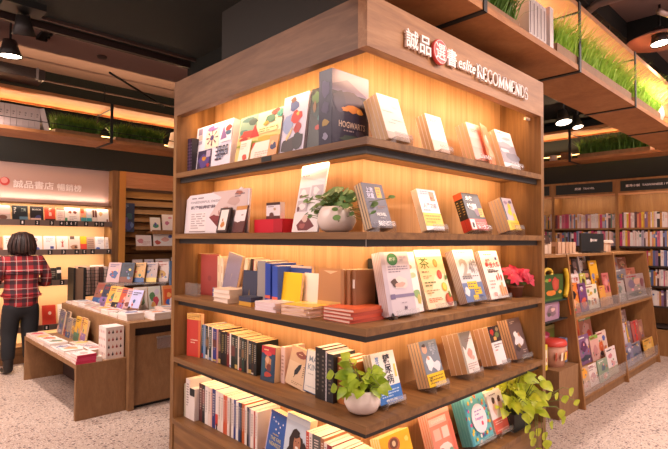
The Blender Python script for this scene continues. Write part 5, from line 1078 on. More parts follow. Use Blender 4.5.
# ================================================================ hanging plank shelves with grass
GRA = leaf_mat('lit_grass', '#86b838', '#cdee6c', .5); GRB = leaf_mat('shaded_grass', '#3d6624', '#6a9438', .5)  # lit and shaded tones of one grass, the light put into the colours
def grass_mesh(mb, x0, x1, y0, y1, z, h, n, m, seed, lean=(0, 0)):
    r2 = random.Random(seed)
    for _ in range(n):
        x = r2.uniform(x0, x1); y = r2.uniform(y0, y1); a = r2.uniform(0, 6.28); hh = h * r2.uniform(.65, 1.15); w = r2.uniform(.0035, .006)
        ux, uy = math.cos(a) * w, math.sin(a) * w; bx_, by = r2.gauss(0, .05) + lean[0] * hh, r2.gauss(0, .05) + lean[1] * hh
        vs = [(x - ux, y - uy, z), (x + ux, y + uy, z), (x + ux * .8 + bx_ * .35, y + uy * .8 + by * .35, z + hh * .55), (x - ux * .8 + bx_ * .35, y - uy * .8 + by * .35, z + hh * .55), (x + bx_ * 1.2, y + by * 1.2, z + hh)]
        mb.add(vs, [(0, 1, 2, 3), (3, 2, 4)], m)
def planter(label, along, c0, c1, d0, d1, zb, gm, seed, n, h=.17, loc_group='planter boxes on the hanging shelves'):
    """a trough between c0 and c1 along the axis, d0..d1 across"""
    o = root('grass_planter', label, 'planter', (0, 0, 0), loc_group)
    def B(a0, a1, b0, b1, z0, z1, m, mb): mb.box((a0, b0, z0), (a1, b1, z1), m) if along == 'x' else mb.box((b0, a0, z0), (b1, a1, z1), m)
    t = MB(); B(c0, c1, d0, d0 + .012, zb, zb + .06, W['table'], t); B(c0, c1, d1 - .012, d1, zb, zb + .06, W['table'], t); B(c0, c0 + .012, d0 + .012, d1 - .012, zb, zb + .06, mat('#c89a7c', .6), t); B(c1 - .012, c1, d0 + .012, d1 - .012, zb, zb + .06, mat('#c89a7c', .6), t); B(c0 + .012, c1 - .012, d0 + .012, d1 - .012, zb, zb + .05, SOIL, t)
    t.build('trough', o)
    g = MB()
    if along == 'x': grass_mesh(g, c0 + .015, c1 - .015, d0 + .015, d1 - .015, zb + .05, h * 1.0, int(n * 2.3), gm, seed, (0, -.35))
    else: grass_mesh(g, d0 + .015, d1 - .015, c0 + .015, c1 - .015, zb + .05, h * 1.2, int(n * 1.6), gm, seed)
    go = g.build('grass', o); go['kind'] = 'stuff'
    return o
ZB, ZT = 2.58, 2.99
def hanging(label, along, c0, c1, d0, d1, posts, front, led=7):
    """two planks joined by black flat-steel frames; front = the d value of the open side"""
    o = root('hanging_shelf', label, 'hanging shelf', (0, 0, 0))
    def B(a0, a1, b0, b1, z0, z1, m, nm):
        return bx(nm, (a0, b0, z0), (a1, b1, z1), m, o) if along == 'x' else bx(nm, (b0, a0, z0), (b1, a1, z1), m, o)
    B(c0, c1, d0, d1, ZB, ZB + .035, W['plank'], 'lower_plank'); B(c0, c1, d0, d1, ZT, ZT + .035, W['plank'], 'upper_plank')
    B(c0, c1, d0 if front != d0 else d1 - .012, d0 + .012 if front != d0 else d1, ZT - .02, ZT - .0001, W['plank'], 'light_lip')
    for p in posts:
        f = MB()
        def Q(a0, a1, b0, b1, z0, z1): f.box((a0, b0, z0), (a1, b1, z1), BLK) if along == 'x' else f.box((b0, a0, z0), (b1, a1, z1), BLK)
        w = .016
        Q(p - w, p + w, d0 - .006, d1 + .006, ZB - .008, ZB - .0002); Q(p - w * .5, p + w * .5, d0, d1, ZT - .03, ZT - .0205)
        s = -1 if front == d0 else 1
        Q(p - w, p + w, front + s * .0005, front + s * .008, ZB - .008, ZT + .04)
        bk_ = d1 if front == d0 else d0
        Q(p - w, p + w, bk_ - s * .0005, bk_ - s * .008, ZB - .008, ZT + .04)
        Q(p - .005, p + .005, (d0 + d1) / 2 - .005, (d0 + d1) / 2 + .005, ZT + .0355, 3.3)
        f.build('steel_frame', o)
    mid = (c0 + c1) / 2; L_ = c1 - c0
    bk = d1 - .015 if front == d0 else d0 + .015; sg_ = -1 if front == d0 else 1
    if along == 'x':
        g = bx('light_strip', (c0 + .02, bk - .008, ZB + .14), (c1 - .02, bk + .008, ZB + .15), LEDM, o)
        area('planter_led', (mid, bk, ZB + .17), (0, sg_ * .5, 1), L_ - .05, .02, led * L_, LEDC, (1, 0, 0))
    else:
        g = bx('light_strip', (bk - .008, c0 + .02, ZB + .14), (bk + .008, c1 - .02, ZB + .15), LEDM, o)
        area('planter_led', (bk, mid, ZB + .17), (sg_ * .5, 0, 1), L_ - .05, .02, led * L_, LEDC, (0, 1, 0))
    return o
# over the bookcase
hanging('long hanging plank shelf with bright grass running above the bookcase', 'x', -.9, 5.6, -.12, .26, (-.51, .70, 1.91, 3.12, 4.33), -.12, 7)
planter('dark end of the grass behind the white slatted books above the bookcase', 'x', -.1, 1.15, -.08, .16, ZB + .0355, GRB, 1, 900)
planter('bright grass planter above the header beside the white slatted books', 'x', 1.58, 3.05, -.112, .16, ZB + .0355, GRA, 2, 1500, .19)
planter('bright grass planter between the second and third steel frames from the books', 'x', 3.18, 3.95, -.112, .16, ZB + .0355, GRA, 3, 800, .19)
for k in range(5):
    o = spine_book(f'white folder in the row above the bookcase header, {ordn(k)} from the dark grass', .042, .17, .24, '#d8ccc8', [('r', .25, .15, .6, .9, '#8a7a78')], (1.27 + .046 * k, -.09, ZB + .0358), 0, detail=False, group='white folders above the bookcase', name='folder', cat='folder', pg=mat('#c8bab4'))
spine_book('white folder closing the row above the bookcase header', .05, .2, .26, '#e0d4d0', (), (1.53, -.10, ZB + .0358), 0, detail=False, name='folder', cat='folder', pg=mat('#d8ccc4'), group='white folders above the bookcase')
wh = root('ceramic_jar', 'white rounded jar at the far end of the bright grass shelf', 'jar', (4.15, 0.02, ZB + .0358)); pot(wh, .12, .2, mat('#e6dcd4', .4), .6)
# left wall shelf
hanging('hanging plank shelf with white folders and two grass planters over the best-seller wall', 'x', -1.6, 2.8, 4.55, 5.02, (-.65, .67, 1.99), 4.55, 7)
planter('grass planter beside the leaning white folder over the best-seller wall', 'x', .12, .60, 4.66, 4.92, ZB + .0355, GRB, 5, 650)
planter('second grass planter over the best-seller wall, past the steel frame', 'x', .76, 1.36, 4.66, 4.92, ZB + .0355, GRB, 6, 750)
fx = [-.39, -.335, -.28, -.225, -.172, -.118, -.064]
for k, x in enumerate(fx):
    spine_book(f'white folder standing over the best-seller wall, {ordn(k)} along the row', .052, .22, .235, '#c4b4b0', [('l', .35, .55, .65, .75, 2, '#4a4244')], (x, 4.62, ZB + .0358), 0, detail=False, group='white folders over the best-seller wall', name='folder', cat='folder', pg=mat('#c8bab4'))
spine_book('white folder leaning at the end of the row over the best-seller wall', .05, .22, .235, '#d8ccc8', (), (.03, 4.62, ZB + .047), 0, detail=False, tilt=rad(-14), name='folder', cat='folder', pg=mat('#e8dcd8'), group='white folders over the best-seller wall')
spine_book('white folder leaning beyond the second grass planter', .05, .22, .24, '#e0d6d0', (), (1.50, 4.62, ZB + .047), 0, detail=False, tilt=rad(12), name='folder', cat='folder', pg=mat('#e8dcd8'), group='white folders over the best-seller wall')
ra = root('guard_rail', 'thin black guard rail along the front of the folder shelf', 'rail', (0, 0, 0)); MB().tube([(-1.6, 4.546, 2.70), (2.8, 4.546, 2.70)], .004, BLK, 6).build('rail', ra)
# right wall shelf
hanging('hanging plank shelf with dark grass over the wall bookshelves at the far side', 'y', -.6, 2.6, 5.66, 6.04, (-.0, 1.35), 5.66, 7)
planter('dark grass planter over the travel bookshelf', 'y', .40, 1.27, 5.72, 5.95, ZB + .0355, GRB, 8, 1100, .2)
pw = root('tin_cup', 'small white cup on the far hanging shelf', 'cup', (5.8, 1.63, ZB + .0358)); MB().lathe([(0, 0), (.05, 0), (.055, .09), (.05, .09), (.046, .01), (0, .01)], mat('#e6dcd4', .4), None, 20).build('cup', pw)
pw = root('wooden_box', 'small wooden crate beside the white cup on the far hanging shelf', 'box', (5.8, 1.45, ZB + .0358)); MB().box((-.06, -.055, 0), (.06, .055, .11), W['rack']).build('crate', pw)
for k in (0, 1): bx('batten', (-.064, -.0555, .02 + k * .05), (-.0602, .0555, .045 + k * .05), W['plank'], pw)

# ================================================================ bookshelves on the far wall (face -x)
X0 = 6.12
SIGNB = mat('#20241f', .5)
rw = random.Random(77)
BC = ['#ecdcd6', '#f0e2da', '#e8d2c8', '#e8ddd8', '#efe6e2', '#e6c8bc', '#d8b8b4', '#e0b0a8', '#cf5a50', '#d8708a', '#c83a6a', '#e8b860', '#e8c83c', '#c88a3c', '#7a8ab4', '#5a6a9c', '#8a6a8c', '#5a3a3a', '#2c2a2c', '#6a8a7a', '#b0a8b8', '#e0906a', '#f2e8e0', '#ecd8d0']
CN = {'#ecdcd6': 'shell', '#f0e2da': 'cream', '#e8d2c8': 'blush', '#e8ddd8': 'chalk', '#efe6e2': 'white', '#e6c8bc': 'peach', '#d8b8b4': 'rose', '#e0b0a8': 'salmon', '#cf5a50': 'red', '#d8708a': 'pink', '#c83a6a': 'magenta', '#e8b860': 'honey', '#e8c83c': 'yellow', '#c88a3c': 'ochre', '#7a8ab4': 'periwinkle', '#5a6a9c': 'blue', '#8a6a8c': 'mauve', '#5a3a3a': 'maroon', '#2c2a2c': 'black', '#6a8a7a': 'sea green', '#b0a8b8': 'grey', '#e0906a': 'apricot', '#f2e8e0': 'ivory', '#ecd8d0': 'pale pink'}
BAYS = [(-.02, .885, 'fiction', '臺灣小說  TAIWANESE / POPULAR'), (.925, 1.755, 'travel', '旅遊  TRAVEL'), (1.795, 2.65, 'end', '')]
RZ = [1.664, 1.415, 1.16, .90, .64]
for bi, (y0, y1, nm, sign) in enumerate(BAYS):
    cs = root('wall_bookshelf', {'fiction': 'tall wall bookshelf under the long white-lettered black sign', 'travel': 'tall wall bookshelf under the black travel sign', 'end': 'tall wall bookshelf half hidden behind the oak bookcase end'}[nm], 'bookshelf', (0, 0, 0), 'wall bookshelves')
    bx('back_panel', (6.42, y0, 0), (6.455, y1, 2.33), W['rack'], cs)
    for yy in (y0 - .02, y1): bx('side_panel', (X0, yy, 0), (6.455, yy + .0195, 2.335), W['rack'], cs)
    fr = bx('sign_frame', (X0 + .002, y0, 2.14), (X0 + .03, y1, 2.335), W['rack'], cs)
    sg = bx('sign_board', (X0 - .006, y0 + .03, 2.165), (X0 + .0015, y1 - .03, 2.305), SIGNB, cs)
    if sign:
        mb = MB(); fw = .27 if nm == 'travel' else .66; cy = (y0 + y1) / 2 - .02 if nm == 'travel' else .46
        put_text(mb, sign, fw, .036, LET, Matrix.Translation((X0 - .008, cy, 2.235)) @ Matrix.Rotation(-math.pi / 2, 4, 'Z'), .012); mb.build('lettering', sg)
    area('wall_shelf_led', (X0 + .05, (y0 + y1) / 2, 2.12), (.7, 0, -.7), .8, .02, 1.3, (1, .7, .45), (0, 1, 0))
    bx('light_lip', (X0 + .002, y0, 2.115), (X0 + .03, y1, 2.1395), mat('#d8a070', .5), cs)
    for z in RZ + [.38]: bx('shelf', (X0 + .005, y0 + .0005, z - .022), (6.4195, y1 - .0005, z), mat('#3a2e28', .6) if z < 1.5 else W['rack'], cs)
    bx('base_cabinet', (X0 + .01, y0 + .0005, 0), (6.4195, y1 - .0005, .34), W['rack'], cs)
    for ri, z in enumerate(RZ):
        if nm == 'end': a, b_ = (1.80, 1.99)
        elif nm == 'travel': a, b_ = (y0 + .004, y1 - .006) if ri < 2 else (None, None)
        else: a, b_ = ((.28, y1 - .006) if ri < 2 else (.28, .56))
        if a is None or (nm == 'end' and ri > 1): continue
        y = b_; k = 0
        while y > a:
            t = rw.uniform(.014, .034); c = rw.choice(BC)
            if nm == 'travel' and ri == 0 and k < 5: c = ['#6a2a3a', '#cf5a50', '#efe6e2', '#d8708a', '#c83a6a'][k]; t = [.03, .028, .03, .05, .035][k]
            if nm == 'fiction' and ri == 0 and 8 <= k < 12: c = ['#e0906a', '#cf5a50', '#e8c83c', '#c88a3c'][k - 8]
            CN['#6a2a3a'] = 'claret'
            h = rw.uniform(.185, .215); y -= t / 2
            sp = [('l', .3, .4, .7, .9, 6, rw.choice(['#8a6a68', '#c8503c', '#4a5a8a', '#6a5a58']))] if rw.random() < .6 else ([('r', 0, rw.uniform(.5, .7), 1, rw.uniform(.75, .9), rw.choice(BC))] if rw.random() < .6 else [])
            spine_book(f'{CN[c]} paperback spine, {ordn(k)} on the {["top", "second", "third", "fourth", "fifth"][ri]} shelf of the {nm if nm != "end" else "half-hidden"} bay', t, .14, h, c, sp, (6.15, y, z), -math.pi / 2, detail=False, group='paperbacks on the wall bookshelves', name='paperback', pg=mat('#ead8c8', .8))
            y -= t / 2 + .0008; k += 1

# ================================================================ children's picture-book rack (faces -y)
rk = root('display_rack', 'double-bay wooden picture-book rack with slanting sides', 'rack', (0, 0, 0))
RX = (3.205, 4.45, 5.70); RT = 1.36
prof = [(.32, 0), (.33, .10), (.46, RT), (.86, RT), (.86, 0)]
for x in RX: MB().prism([(y, z) for y, z in prof], 'x', x, x + .03, W['rack']).build('side_panel', rk)
for i in (0, 1):
    a, b_ = RX[i] + .0305, RX[i + 1] - .0005
    bx('back_panel', (a, .80, 0), (b_, .83, RT - .001), W['rack'], rk)
    bx('top_board', (a, .47, RT - .025), (b_, .7995, RT - .001), W['rack'], rk)
    for zz, yf in ((.82, .395), (.12, .34)):
        MB().box((a, yf + .01, zz - .02), (b_, .7995, zz), W['rack']).build('shelf_board', rk)
        ST = .13 if zz > .5 else .17
        for s_ in range(2): MB().box((a, yf + .10 + s_ * .10, zz + .0005), (b_, yf + .105 + s_ * .10, zz + ST + s_ * ST), W['rack']).box((a, yf + .1055 + s_ * .10, zz - .015 + ST + s_ * ST), (b_, yf + .1995 + s_ * .1, zz + ST + s_ * ST), W['rack']).build('step_board', rk)
        bx('clear_lip', (a, yf, zz - .02), (b_, yf + .004, zz + .1), ACR, rk); bx('front_rail', (a, yf + .0045, zz - .05), (b_, yf + .0095, zz + .004), W['rack'], rk)
    bx('toe_board', (a, .36, 0), (b_, .38, .095), W['table'], rk)
area('rack_led', (3.85, .50, .78), (0, .5, -.8), 1.1, .02, .0001, LEDC, (1, 0, 0))
def kid(label, x, row, tier, w, h, c, art, name='picture_book', dx=0, n=0):
    zz, yf = ((.82, .395), (.12, .34))[row]; x0_ = x
    z = zz + (((0, .1305, .2605), (0, .1705, .3405))[row])[tier] + .001; y = yf + (.022, .122, .215)[tier] - .012 * (n % 2)
    t = .008; w *= 1.12; h *= 1.1; x += (-.02, .15, .30)[tier]; x = min(x, (4.44 if x0_ < 4.45 else 5.69) - w / 2 - .02)
    rr = random.Random(n + 100); art = list(art) + [('b', rr.uniform(.12, .88), rr.uniform(.1, .9), rr.uniform(.03, .09), rr.uniform(.02, .06), rr.choice(['#c8503c', '#f0dcc8', '#4a6a9c', '#e0b040', '#5a4040', '#e8a0a0', '#6a8a5a'])) for _ in range(7)] + [('l', .1, .86, .9, .96, 1, rr.choice(['#3a3032', '#f4ece4', '#a83a40']))]
    return make_book(label, w, h, t, c, art, detail=False, loc=(x, y + .012, z), rot=(-rad(9), rad(dx), 0), group='picture books on the wooden rack', name=name, spine='L')
rk_items = [
    # upper shelf, first bay: x from 3.24 to 4.45
    ('white and green storybook', 3.315, 0, 2, .12, .20, '#dfe0d8', [('r', .4, 0, 1, 1, '#7a9a5c'), ('l', .1, .2, .4, .8, 5, '#9a9a90')]),
    ('dark brown book with an orange sticker', 3.44, 0, 2, .11, .21, '#3c2c28', [('r', .1, .7, .7, .95, '#e8803c'), ('b', .6, .2, .3, .16, '#e0c8c0')]),
    ('brown and pink animal book', 3.58, 0, 2, .17, .2, '#6a5a58', [('b', .5, .7, .3, .16, '#a08a88'), ('b', .4, .3, .3, .2, '#e8c8c0'), ('b', .8, .2, .15, .12, '#7aa0c8')]),
    ('white bold-titled book of dark figures', 3.77, 0, 2, .19, .24, '#efe8e4', [('l', .15, .75, .85, .92, 1, '#1f1f22'), ('t', 'ABC', .5, .8, .7, .12, '#26262a', .05), ('b', .5, .3, .14, .14, '#2c2c34'), ('b', .8, .35, .1, .05, '#3c3c44'), ('b', .25, .2, .1, .1, '#4a7ac0')]),
    ('black book with yellow blossom', 3.955, 0, 2, .14, .22, '#26221e', [('b', .4, .6, .2, .16, '#d8b03c'), ('b', .6, .3, .2, .12, '#b8604a')]),
    ('cream book of red houses', 3.32, 0, 1, .18, .19, '#f2e2dc', [('b', .5, .3, .35, .2, '#e08a5a'), ('l', .2, .6, .8, .9, 2, '#c85a50')]),
    ('pale book with red lettering', 3.50, 0, 1, .18, .19, '#f0dcd8', [('t', '故事', .5, .75, .6, .2, '#c8504a', .03), ('b', .5, .3, .3, .2, '#e8b8a8')]),
    ('yellow-green book with a brown bear', 3.66, 0, 1, .13, .19, '#c8c45c', [('b', .5, .5, .3, .3, '#5a4030')]),
    ('photo book with a white band', 3.81, 0, 1, .19, .21, '#5a4438', [('r', .1, .4, .9, .6, '#f0e4dc'), ('b', .5, .2, .4, .14, '#d8a060'), ('b', .5, .8, .3, .12, '#c88a70')]),
    ('yellow tall book', 4.00, 0, 1, .2, .30, '#f0b430', [('b', .3, .5, .2, .1, '#8a8ab8'), ('l', .2, .8, .8, .9, 1, '#c88020')]),
    ('orange book with a black round creature', 3.355, 0, 0, .24, .25, '#ee8a3c', [('e', .5, .6, .16, .14, '#2a2226'), ('b', .5, .3, .3, .14, '#f2b488'), ('r', 0, .0, 1, .15, '#d84a34'), ('b', .2, .8, .2, .14, '#f0e0c8')]),
    ('violet and orange book', 3.55, 0, 0, .17, .24, '#7a4a78', [('b', .5, .3, .35, .2, '#d8604a'), ('b', .4, .8, .2, .1, '#e0c8d8')]),
    ('cream board book dotted with animals', 3.80, 0, 0, .3, .215, '#eadfc8', [('b', .2, .3, .1, .12, '#7a8a4a'), ('b', .45, .65, .1, .08, '#d8b03c'), ('b', .7, .3, .1, .14, '#c8604a'), ('b', .8, .7, .1, .1, '#6a8a5a'), ('b', .45, .25, .08, .12, '#c87a3c'), ('b', .25, .75, .1, .08, '#8a9a5c'), ('l', .3, .88, .7, .94, 1, '#a86a4c')]),
    ('amber paperback', 4.07, 0, 0, .15, .19, '#e0a04a', [('r', 0, 0, 1, .3, '#c88a4a')]),
    ('pink and red tall book', 4.27, 0, 0, .17, .30, '#c8706a', [('r', 0, 0, 1, .38, '#d09a6a'), ('b', .5, .7, .3, .12, '#e0948c'), ('b', .6, .5, .16, .1, '#7a3a3a')]),
    # upper shelf, second bay
    ('grey-pink crowded picture book at the top tier', 4.72, 0, 2, .30, .19, '#a8908c', [('b', .3, .5, .2, .2, '#6a5450'), ('b', .7, .6, .2, .16, '#c8604a'), ('b', .5, .2, .3, .12, '#e0c0b0')]),
    ('rust picture book at the top tier', 5.10, 0, 2, .30, .19, '#a0644c', [('b', .5, .6, .3, .2, '#d8a890'), ('b', .3, .3, .2, .14, '#6a4a50')]),
    ('faded blue-grey picture book', 4.80, 0, 1, .42, .19, '#8a8084', [('b', .4, .6, .3, .1, '#5a6a80'), ('b', .7, .4, .2, .16, '#b08a80'), ('b', .15, .2, .12, .12, '#d8503c')]),
    ('orange-brown picture book', 5.26, 0, 1, .34, .19, '#b8705a', [('b', .3, .5, .2, .2, '#e0a880'), ('b', .7, .4, .2, .2, '#8a4a40')]),
    ('grey picture book with white borders', 4.66, 0, 0, .24, .21, '#b0a49c', [('b', .4, .6, .25, .2, '#7a8078'), ('l', .2, .1, .8, .3, 2, '#e0d8d0')]),
    ('wide picture book with a dark green engine', 5.25, 0, 0, .66, .25, '#a08a84', [('b', .5, .18, .4, .1, '#2c3c2e'), ('b', .3, .6, .2, .2, '#7a6a7c'), ('b', .6, .7, .2, .14, '#c89a84'), ('b', .85, .6, .1, .2, '#7a4a50'), ('r', 0, 0, 1, .06, '#d8ccc4')]),
    # lower shelf, first bay
    ('blue and red cover with an orange glow', 3.36, 1, 2, .26, .24, '#e8864a', [('b', .3, .5, .24, .2, '#2c5ac0'), ('b', .7, .5, .2, .2, '#d83a34'), ('b', .5, .85, .3, .08, '#f4c078')]),
    ('green-edged red pattern book', 3.70, 1, 2, .3, .22, '#b87a68', [('b', .5, .5, .3, .24, '#d8a8a0'), ('r', 0, .85, 1, 1, '#7a9a5a'), ('b', .7, .3, .2, .14, '#c84a3c')]),
    ('yellow spine storybook', 3.32, 1, 1, .13, .26, '#e8b42c', [('l', .3, .1, .7, .9, 8, '#8a5a28')]),
    ('purple figure storybook', 3.56, 1, 1, .26, .25, '#8a6488', [('b', .5, .6, .25, .2, '#6a3c60'), ('b', .5, .2, .4, .1, '#4a4a58'), ('b', .8, .7, .14, .14, '#d8b8c0')]),
    ('rose and green storybook', 3.80, 1, 1, .2, .22, '#e0b0a4', [('r', 0, .85, 1, 1, '#8ab04a'), ('b', .5, .4, .25, .2, '#c88a88')]),
    ('orange penguin-coloured storybook', 4.06, 1, 1, .25, .23, '#e4c8b8', [('b', .3, .4, .22, .24, '#d86a34'), ('b', .3, .15, .2, .1, '#2c2a30'), ('b', .7, .7, .16, .12, '#5a6ab0'), ('b', .7, .3, .16, .1, '#c86a5a')]),
    ('yellow-flower board book', 3.37, 1, 0, .25, .19, '#c8a890', [('b', .6, .75, .26, .2, '#f0a82c'), ('b', .3, .4, .2, .12, '#3c4a34'), ('b', .6, .25, .3, .14, '#e0b0a4')]),
    ('pale lattice board book', 3.63, 1, 0, .25, .18, '#e8d8d0', [('b', .5, .4, .25, .2, '#c8a0a0'), ('l', .2, .7, .8, .9, 2, '#a88a88')]),
    ('sage green board book', 3.89, 1, 0, .25, .19, '#8a9c84', [('b', .5, .6, .2, .16, '#5a6a78'), ('b', .6, .2, .2, .12, '#d89080')]),
    ('white board book with pink prints', 4.20, 1, 0, .26, .25, '#ecdcd8', [('b', .4, .7, .2, .1, '#d08088'), ('b', .6, .4, .2, .1, '#e0a8a8'), ('r', 0, 0, 1, .3, '#a8a084')]),
    # lower shelf, second bay
    ('pink storybook', 4.66, 1, 2, .2, .22, '#e0b4a8', [('b', .4, .6, .2, .2, '#c87a78'), ('r', .0, .85, .6, 1, '#e8c040')]),
    ('mauve storybook', 4.90, 1, 2, .24, .18, '#b08a88', [('b', .5, .5, .3, .2, '#e0c8c0')]),
    ('lavender-white storybook', 4.68, 1, 1, .24, .23, '#d8c8d0', [('b', .5, .5, .2, .3, '#a890a0')]),
    ('grey storybook with a yellow strip', 4.92, 1, 1, .22, .23, '#8a7478', [('r', .3, 0, .5, 1, '#e0b83c')]),
    ('red-striped storybook', 5.17, 1, 1, .24, .22, '#b8605a', [('r', .4, 0, .6, 1, '#d83a38')]),
    ('brown storybook', 5.42, 1, 1, .22, .2, '#a07060', [('b', .5, .5, .3, .2, '#c89a84')]),
    ('blue-grey board book', 4.68, 1, 0, .3, .22, '#8a88a0', [('b', .4, .5, .3, .3, '#5a5a78'), ('b', .7, .7, .15, .1, '#d8d0d8')]),
    ('dusky blue board book', 5.02, 1, 0, .32, .19, '#78788c', [('b', .4, .3, .3, .16, '#4a5a78')]),
    ('yellow board book', 5.48, 1, 0, .36, .18, '#d8a44a', [('b', .5, .5, .3, .2, '#e8c070')])]
for k, (lb, x, row, tier, w, h, c, art) in enumerate(rk_items):
    kid(f'{lb} on the {["upper", "lower"][row]} shelf of the wooden rack', x, row, tier, w, h, c, art, n=k)

# toy cabinet in front of the rack's end
tc = root('toy_cabinet', 'low brown toy cabinet with an open bay above beside the picture-book rack', 'cabinet', (0, 0, 0))
bx('cabinet_body', (2.78, .372, 0), (3.2, .86, .40), W['table'], tc); bx('bay_back', (2.3, .64, .401), (3.2, .66, 1.335), mat('#4a3428', .7), tc)  # bay back coloured dark for the shade of the recess
bx('top_board', (2.3, .47, 1.3355), (3.2, .86, 1.36), W['rack'], tc); bx('dark_gap_block', (2.3, .55, 0), (2.779, .86, .40), mat('#1c1a19', .7), tc)  # near-black block fills the gap beside the cabinet, standing in for its shade
bx('wire_ledge', (2.3, .46, .955), (3.2, .6395, .965), mat('#1f3a34', .6), tc); bx('wire_ledge', (2.3, .46, .785), (3.2, .6395, .795), mat('#2a2622', .6), tc)
wm = root('fruit_playset', 'green packaged toy with melon slices, orange carrot and yellow curved handles', 'toy', (2.97, .485, .9655))
MB().box((-.22, 0, 0), (.2, .05, .22), mat('#3c5a30', .35)).build('package', wm)
a = MB(); art_mesh(a, [('b', .6, .62, .2, .26, '#b8483c'), ('b', .6, .62, .14, .18, '#c85a48'), ('b', .4, .3, .26, .12, '#e0843c'), ('b', .15, .8, .1, .08, '#8aa84a'), ('b', .3, .8, .08, .06, '#d8503c'), ('b', .85, .3, .1, .08, '#d8a848'), ('r', 0, 0, 1, .08, '#5a7a3c')], .40, .22, Matrix.Translation((-.01, 0, 0))); a.build('package_print', wm)
b = MB(); b.tube([(.19 + .05 * math.sin(q), -.02, .02 + .24 * q / 3.0) for q in [i * .3 for i in range(11)]], .022, mat('#e8c02c', .4), 8); b.build('handle', wm)
b = MB(); b.tube([(-.08 + .085 * math.cos(q), .02, .235 + .035 * math.sin(q)) for q in [i * math.pi / 8 for i in range(17)]], .014, mat('#d8b43c', .4), 8); b.build('handle', wm)
mb_ = root('activity_pad', 'lilac activity book with a rounded cover below the green toy', 'book', (2.93, .485, .79))
MB().prism([(-.2, .02), (-.18, 0), (.13, 0), (.15, .02), (.15, .19), (.13, .21), (-.18, .21), (-.2, .19)], 'y', 0, .02, mat('#b48fa4', .4)).build('cover', mb_)
a = MB(); art_mesh(a, [('b', .5, .5, .3, .3, '#8a7078'), ('b', .6, .6, .14, .12, '#e0b8b0'), ('b', .35, .35, .1, .12, '#5a5a50'), ('r', .93, .1, .97, .9, '#8a5a9a'), ('l', .2, .82, .8, .9, 1, '#e0c8d4')], .33, .21, Matrix.Translation((-.02, 0, 0))); a.build('cover_print', mb_)
MB().box((-.12, .0205, .02), (.1, .05, .2), mat('#3a2c30', .6)).build('backing', mb_)
mb_.location.z = .7955; mb_.scale = (1, 1, .72)
bk2 = root('toy_tub', 'pink toy tub with a red lid on the low toy cabinet', 'toy', (3.04, .46, .7605))
MB().lathe([(0, 0), (.085, 0), (.1, .15), (.098, .152), (0, .152)], mat('#d8a48c', .45), Matrix.Translation((0, -.0, 0)), 28).build('tub', bk2)
MB().lathe([(0, .152), (.108, .152), (.11, .17), (.1, .19), (0, .195)], mat('#d8483c', .4), None, 28).build('lid', bk2)
bk2.location = (2.98, .50, .4005); bk2.scale = (1.15, 1, 1.15)
a = MB()
for q, c in ((-2.0, '#f0e0c8'), (-1.5, '#e8b83c'), (-1.1, '#c8403a'), (-2.5, '#b0503c')):
    x, y = math.cos(q) * .097, math.sin(q) * .097
    a.add([(x - .02, y - .004, .05), (x + .02, y - .004, .05), (x + .02, y - .008, .11), (x - .02, y - .008, .11)], [(0, 1, 2, 3)], mat(c, .4))
a.build('tub_print', bk2)
bp_ = boxitem('toy_box', 'dark green and orange picture box behind the pink toy tub', 'toy box', .42, .32, .05, '#6a7436', [('b', .5, .7, .3, .16, '#a83c5c'), ('b', .5, .68, .2, .08, '#d88aa0'), ('b', .2, .3, .16, .2, '#e8a03c'), ('b', .8, .4, .14, .2, '#d86a3c'), ('r', 0, .9, 1, 1, '#8a8450')], None, 'R', 2.98, .575, .4005)
for k, (x, c, nm) in enumerate(((2.74, '#d8c83c', 'yellow-green'), (3.165, '#7a90b8', 'blue-striped'))):
    boxitem('toy_box', f'slim {nm} toy box beside the pink toy tub', 'toy box', .05, .21, .06, c, [('r', .2, .2, .8, .8, '#e8d8c8'), ('b', .5, .4, .2, .1, '#c8503c')], None, 'R', x, .46, .4005)
# things on top of the rack
tg = root('black_sign', 'black free-standing sign with a small white logo on top of the picture-book rack', 'sign', (4.16, .56, 1.3605))
MB().box((-.33, 0, .012), (.33, .02, .2), mat('#26282a', .5)).build('sign_panel', tg); MB().box((-.2, -.06, 0), (.2, .08, .012), BLK).build('foot', tg)
lm = MB(); put_text(lm, '誠品書店', .16, .026, LET, Matrix.Translation((.04, -.001, .13)), .02); lm.box((-.075, -.0012, .112), (-.045, -.0002, .146), LET); lm.build('lettering', tg)
def tray(x0, x1, lb, tiles):
    o = root('card_tray', lb, 'tray', ((x0 + x1) / 2, .62, 1.3605)); w = (x1 - x0) / 2
    MB().box((-w, -.1, 0), (w, .1, .006), W['rack']).box((-w, -.1, .0061), (-w + .006, .1, .07), W['rack']).box((w - .006, -.1, .0061), (w, .1, .07), W['rack']).build('tray', o)
    return o
tray(3.22 - .62, 3.10, 'wooden tray of pale booklets with a dark title card on the toy cabinet', 0)
for k in range(6):
    spine_book(f'pale booklet block in the wooden tray, {ordn(k)} from the bookcase side', .062, .14, .1, ['#e6d0bc', '#dcb898', '#e0c0a0', '#d8b090', '#e6cdb4', '#e0c4a8'][k], (), (2.66 + .072 * k, .54, 1.3675), 0, detail=False, group='booklets in the wooden tray', name='booklet', cat='booklet')
make_book('dark brown card with a white title leaning on the booklet tray', .3, .075, .004, '#4a342c', [('t', 'storybook', .45, .55, .5, .35, '#e6dcd0', .03)], detail=False, loc=(2.85, .525, 1.462), rot=(-rad(14), rad(3), 0), name='title_card', cat='card')
for k, (x, c) in enumerate(((3.34, '#d8b090'), (3.43, '#e0bc9c'), (3.52, '#caa080'), (3.61, '#dcb894'), (3.7, '#e2c0a0'))):
    spine_book(f'tan booklet block beside the black sign, {ordn(k)} from the tray', .07, .13, .11, c, (), (x, .58, 1.3605), 0, detail=False, group='booklets beside the black sign', name='booklet', cat='booklet')
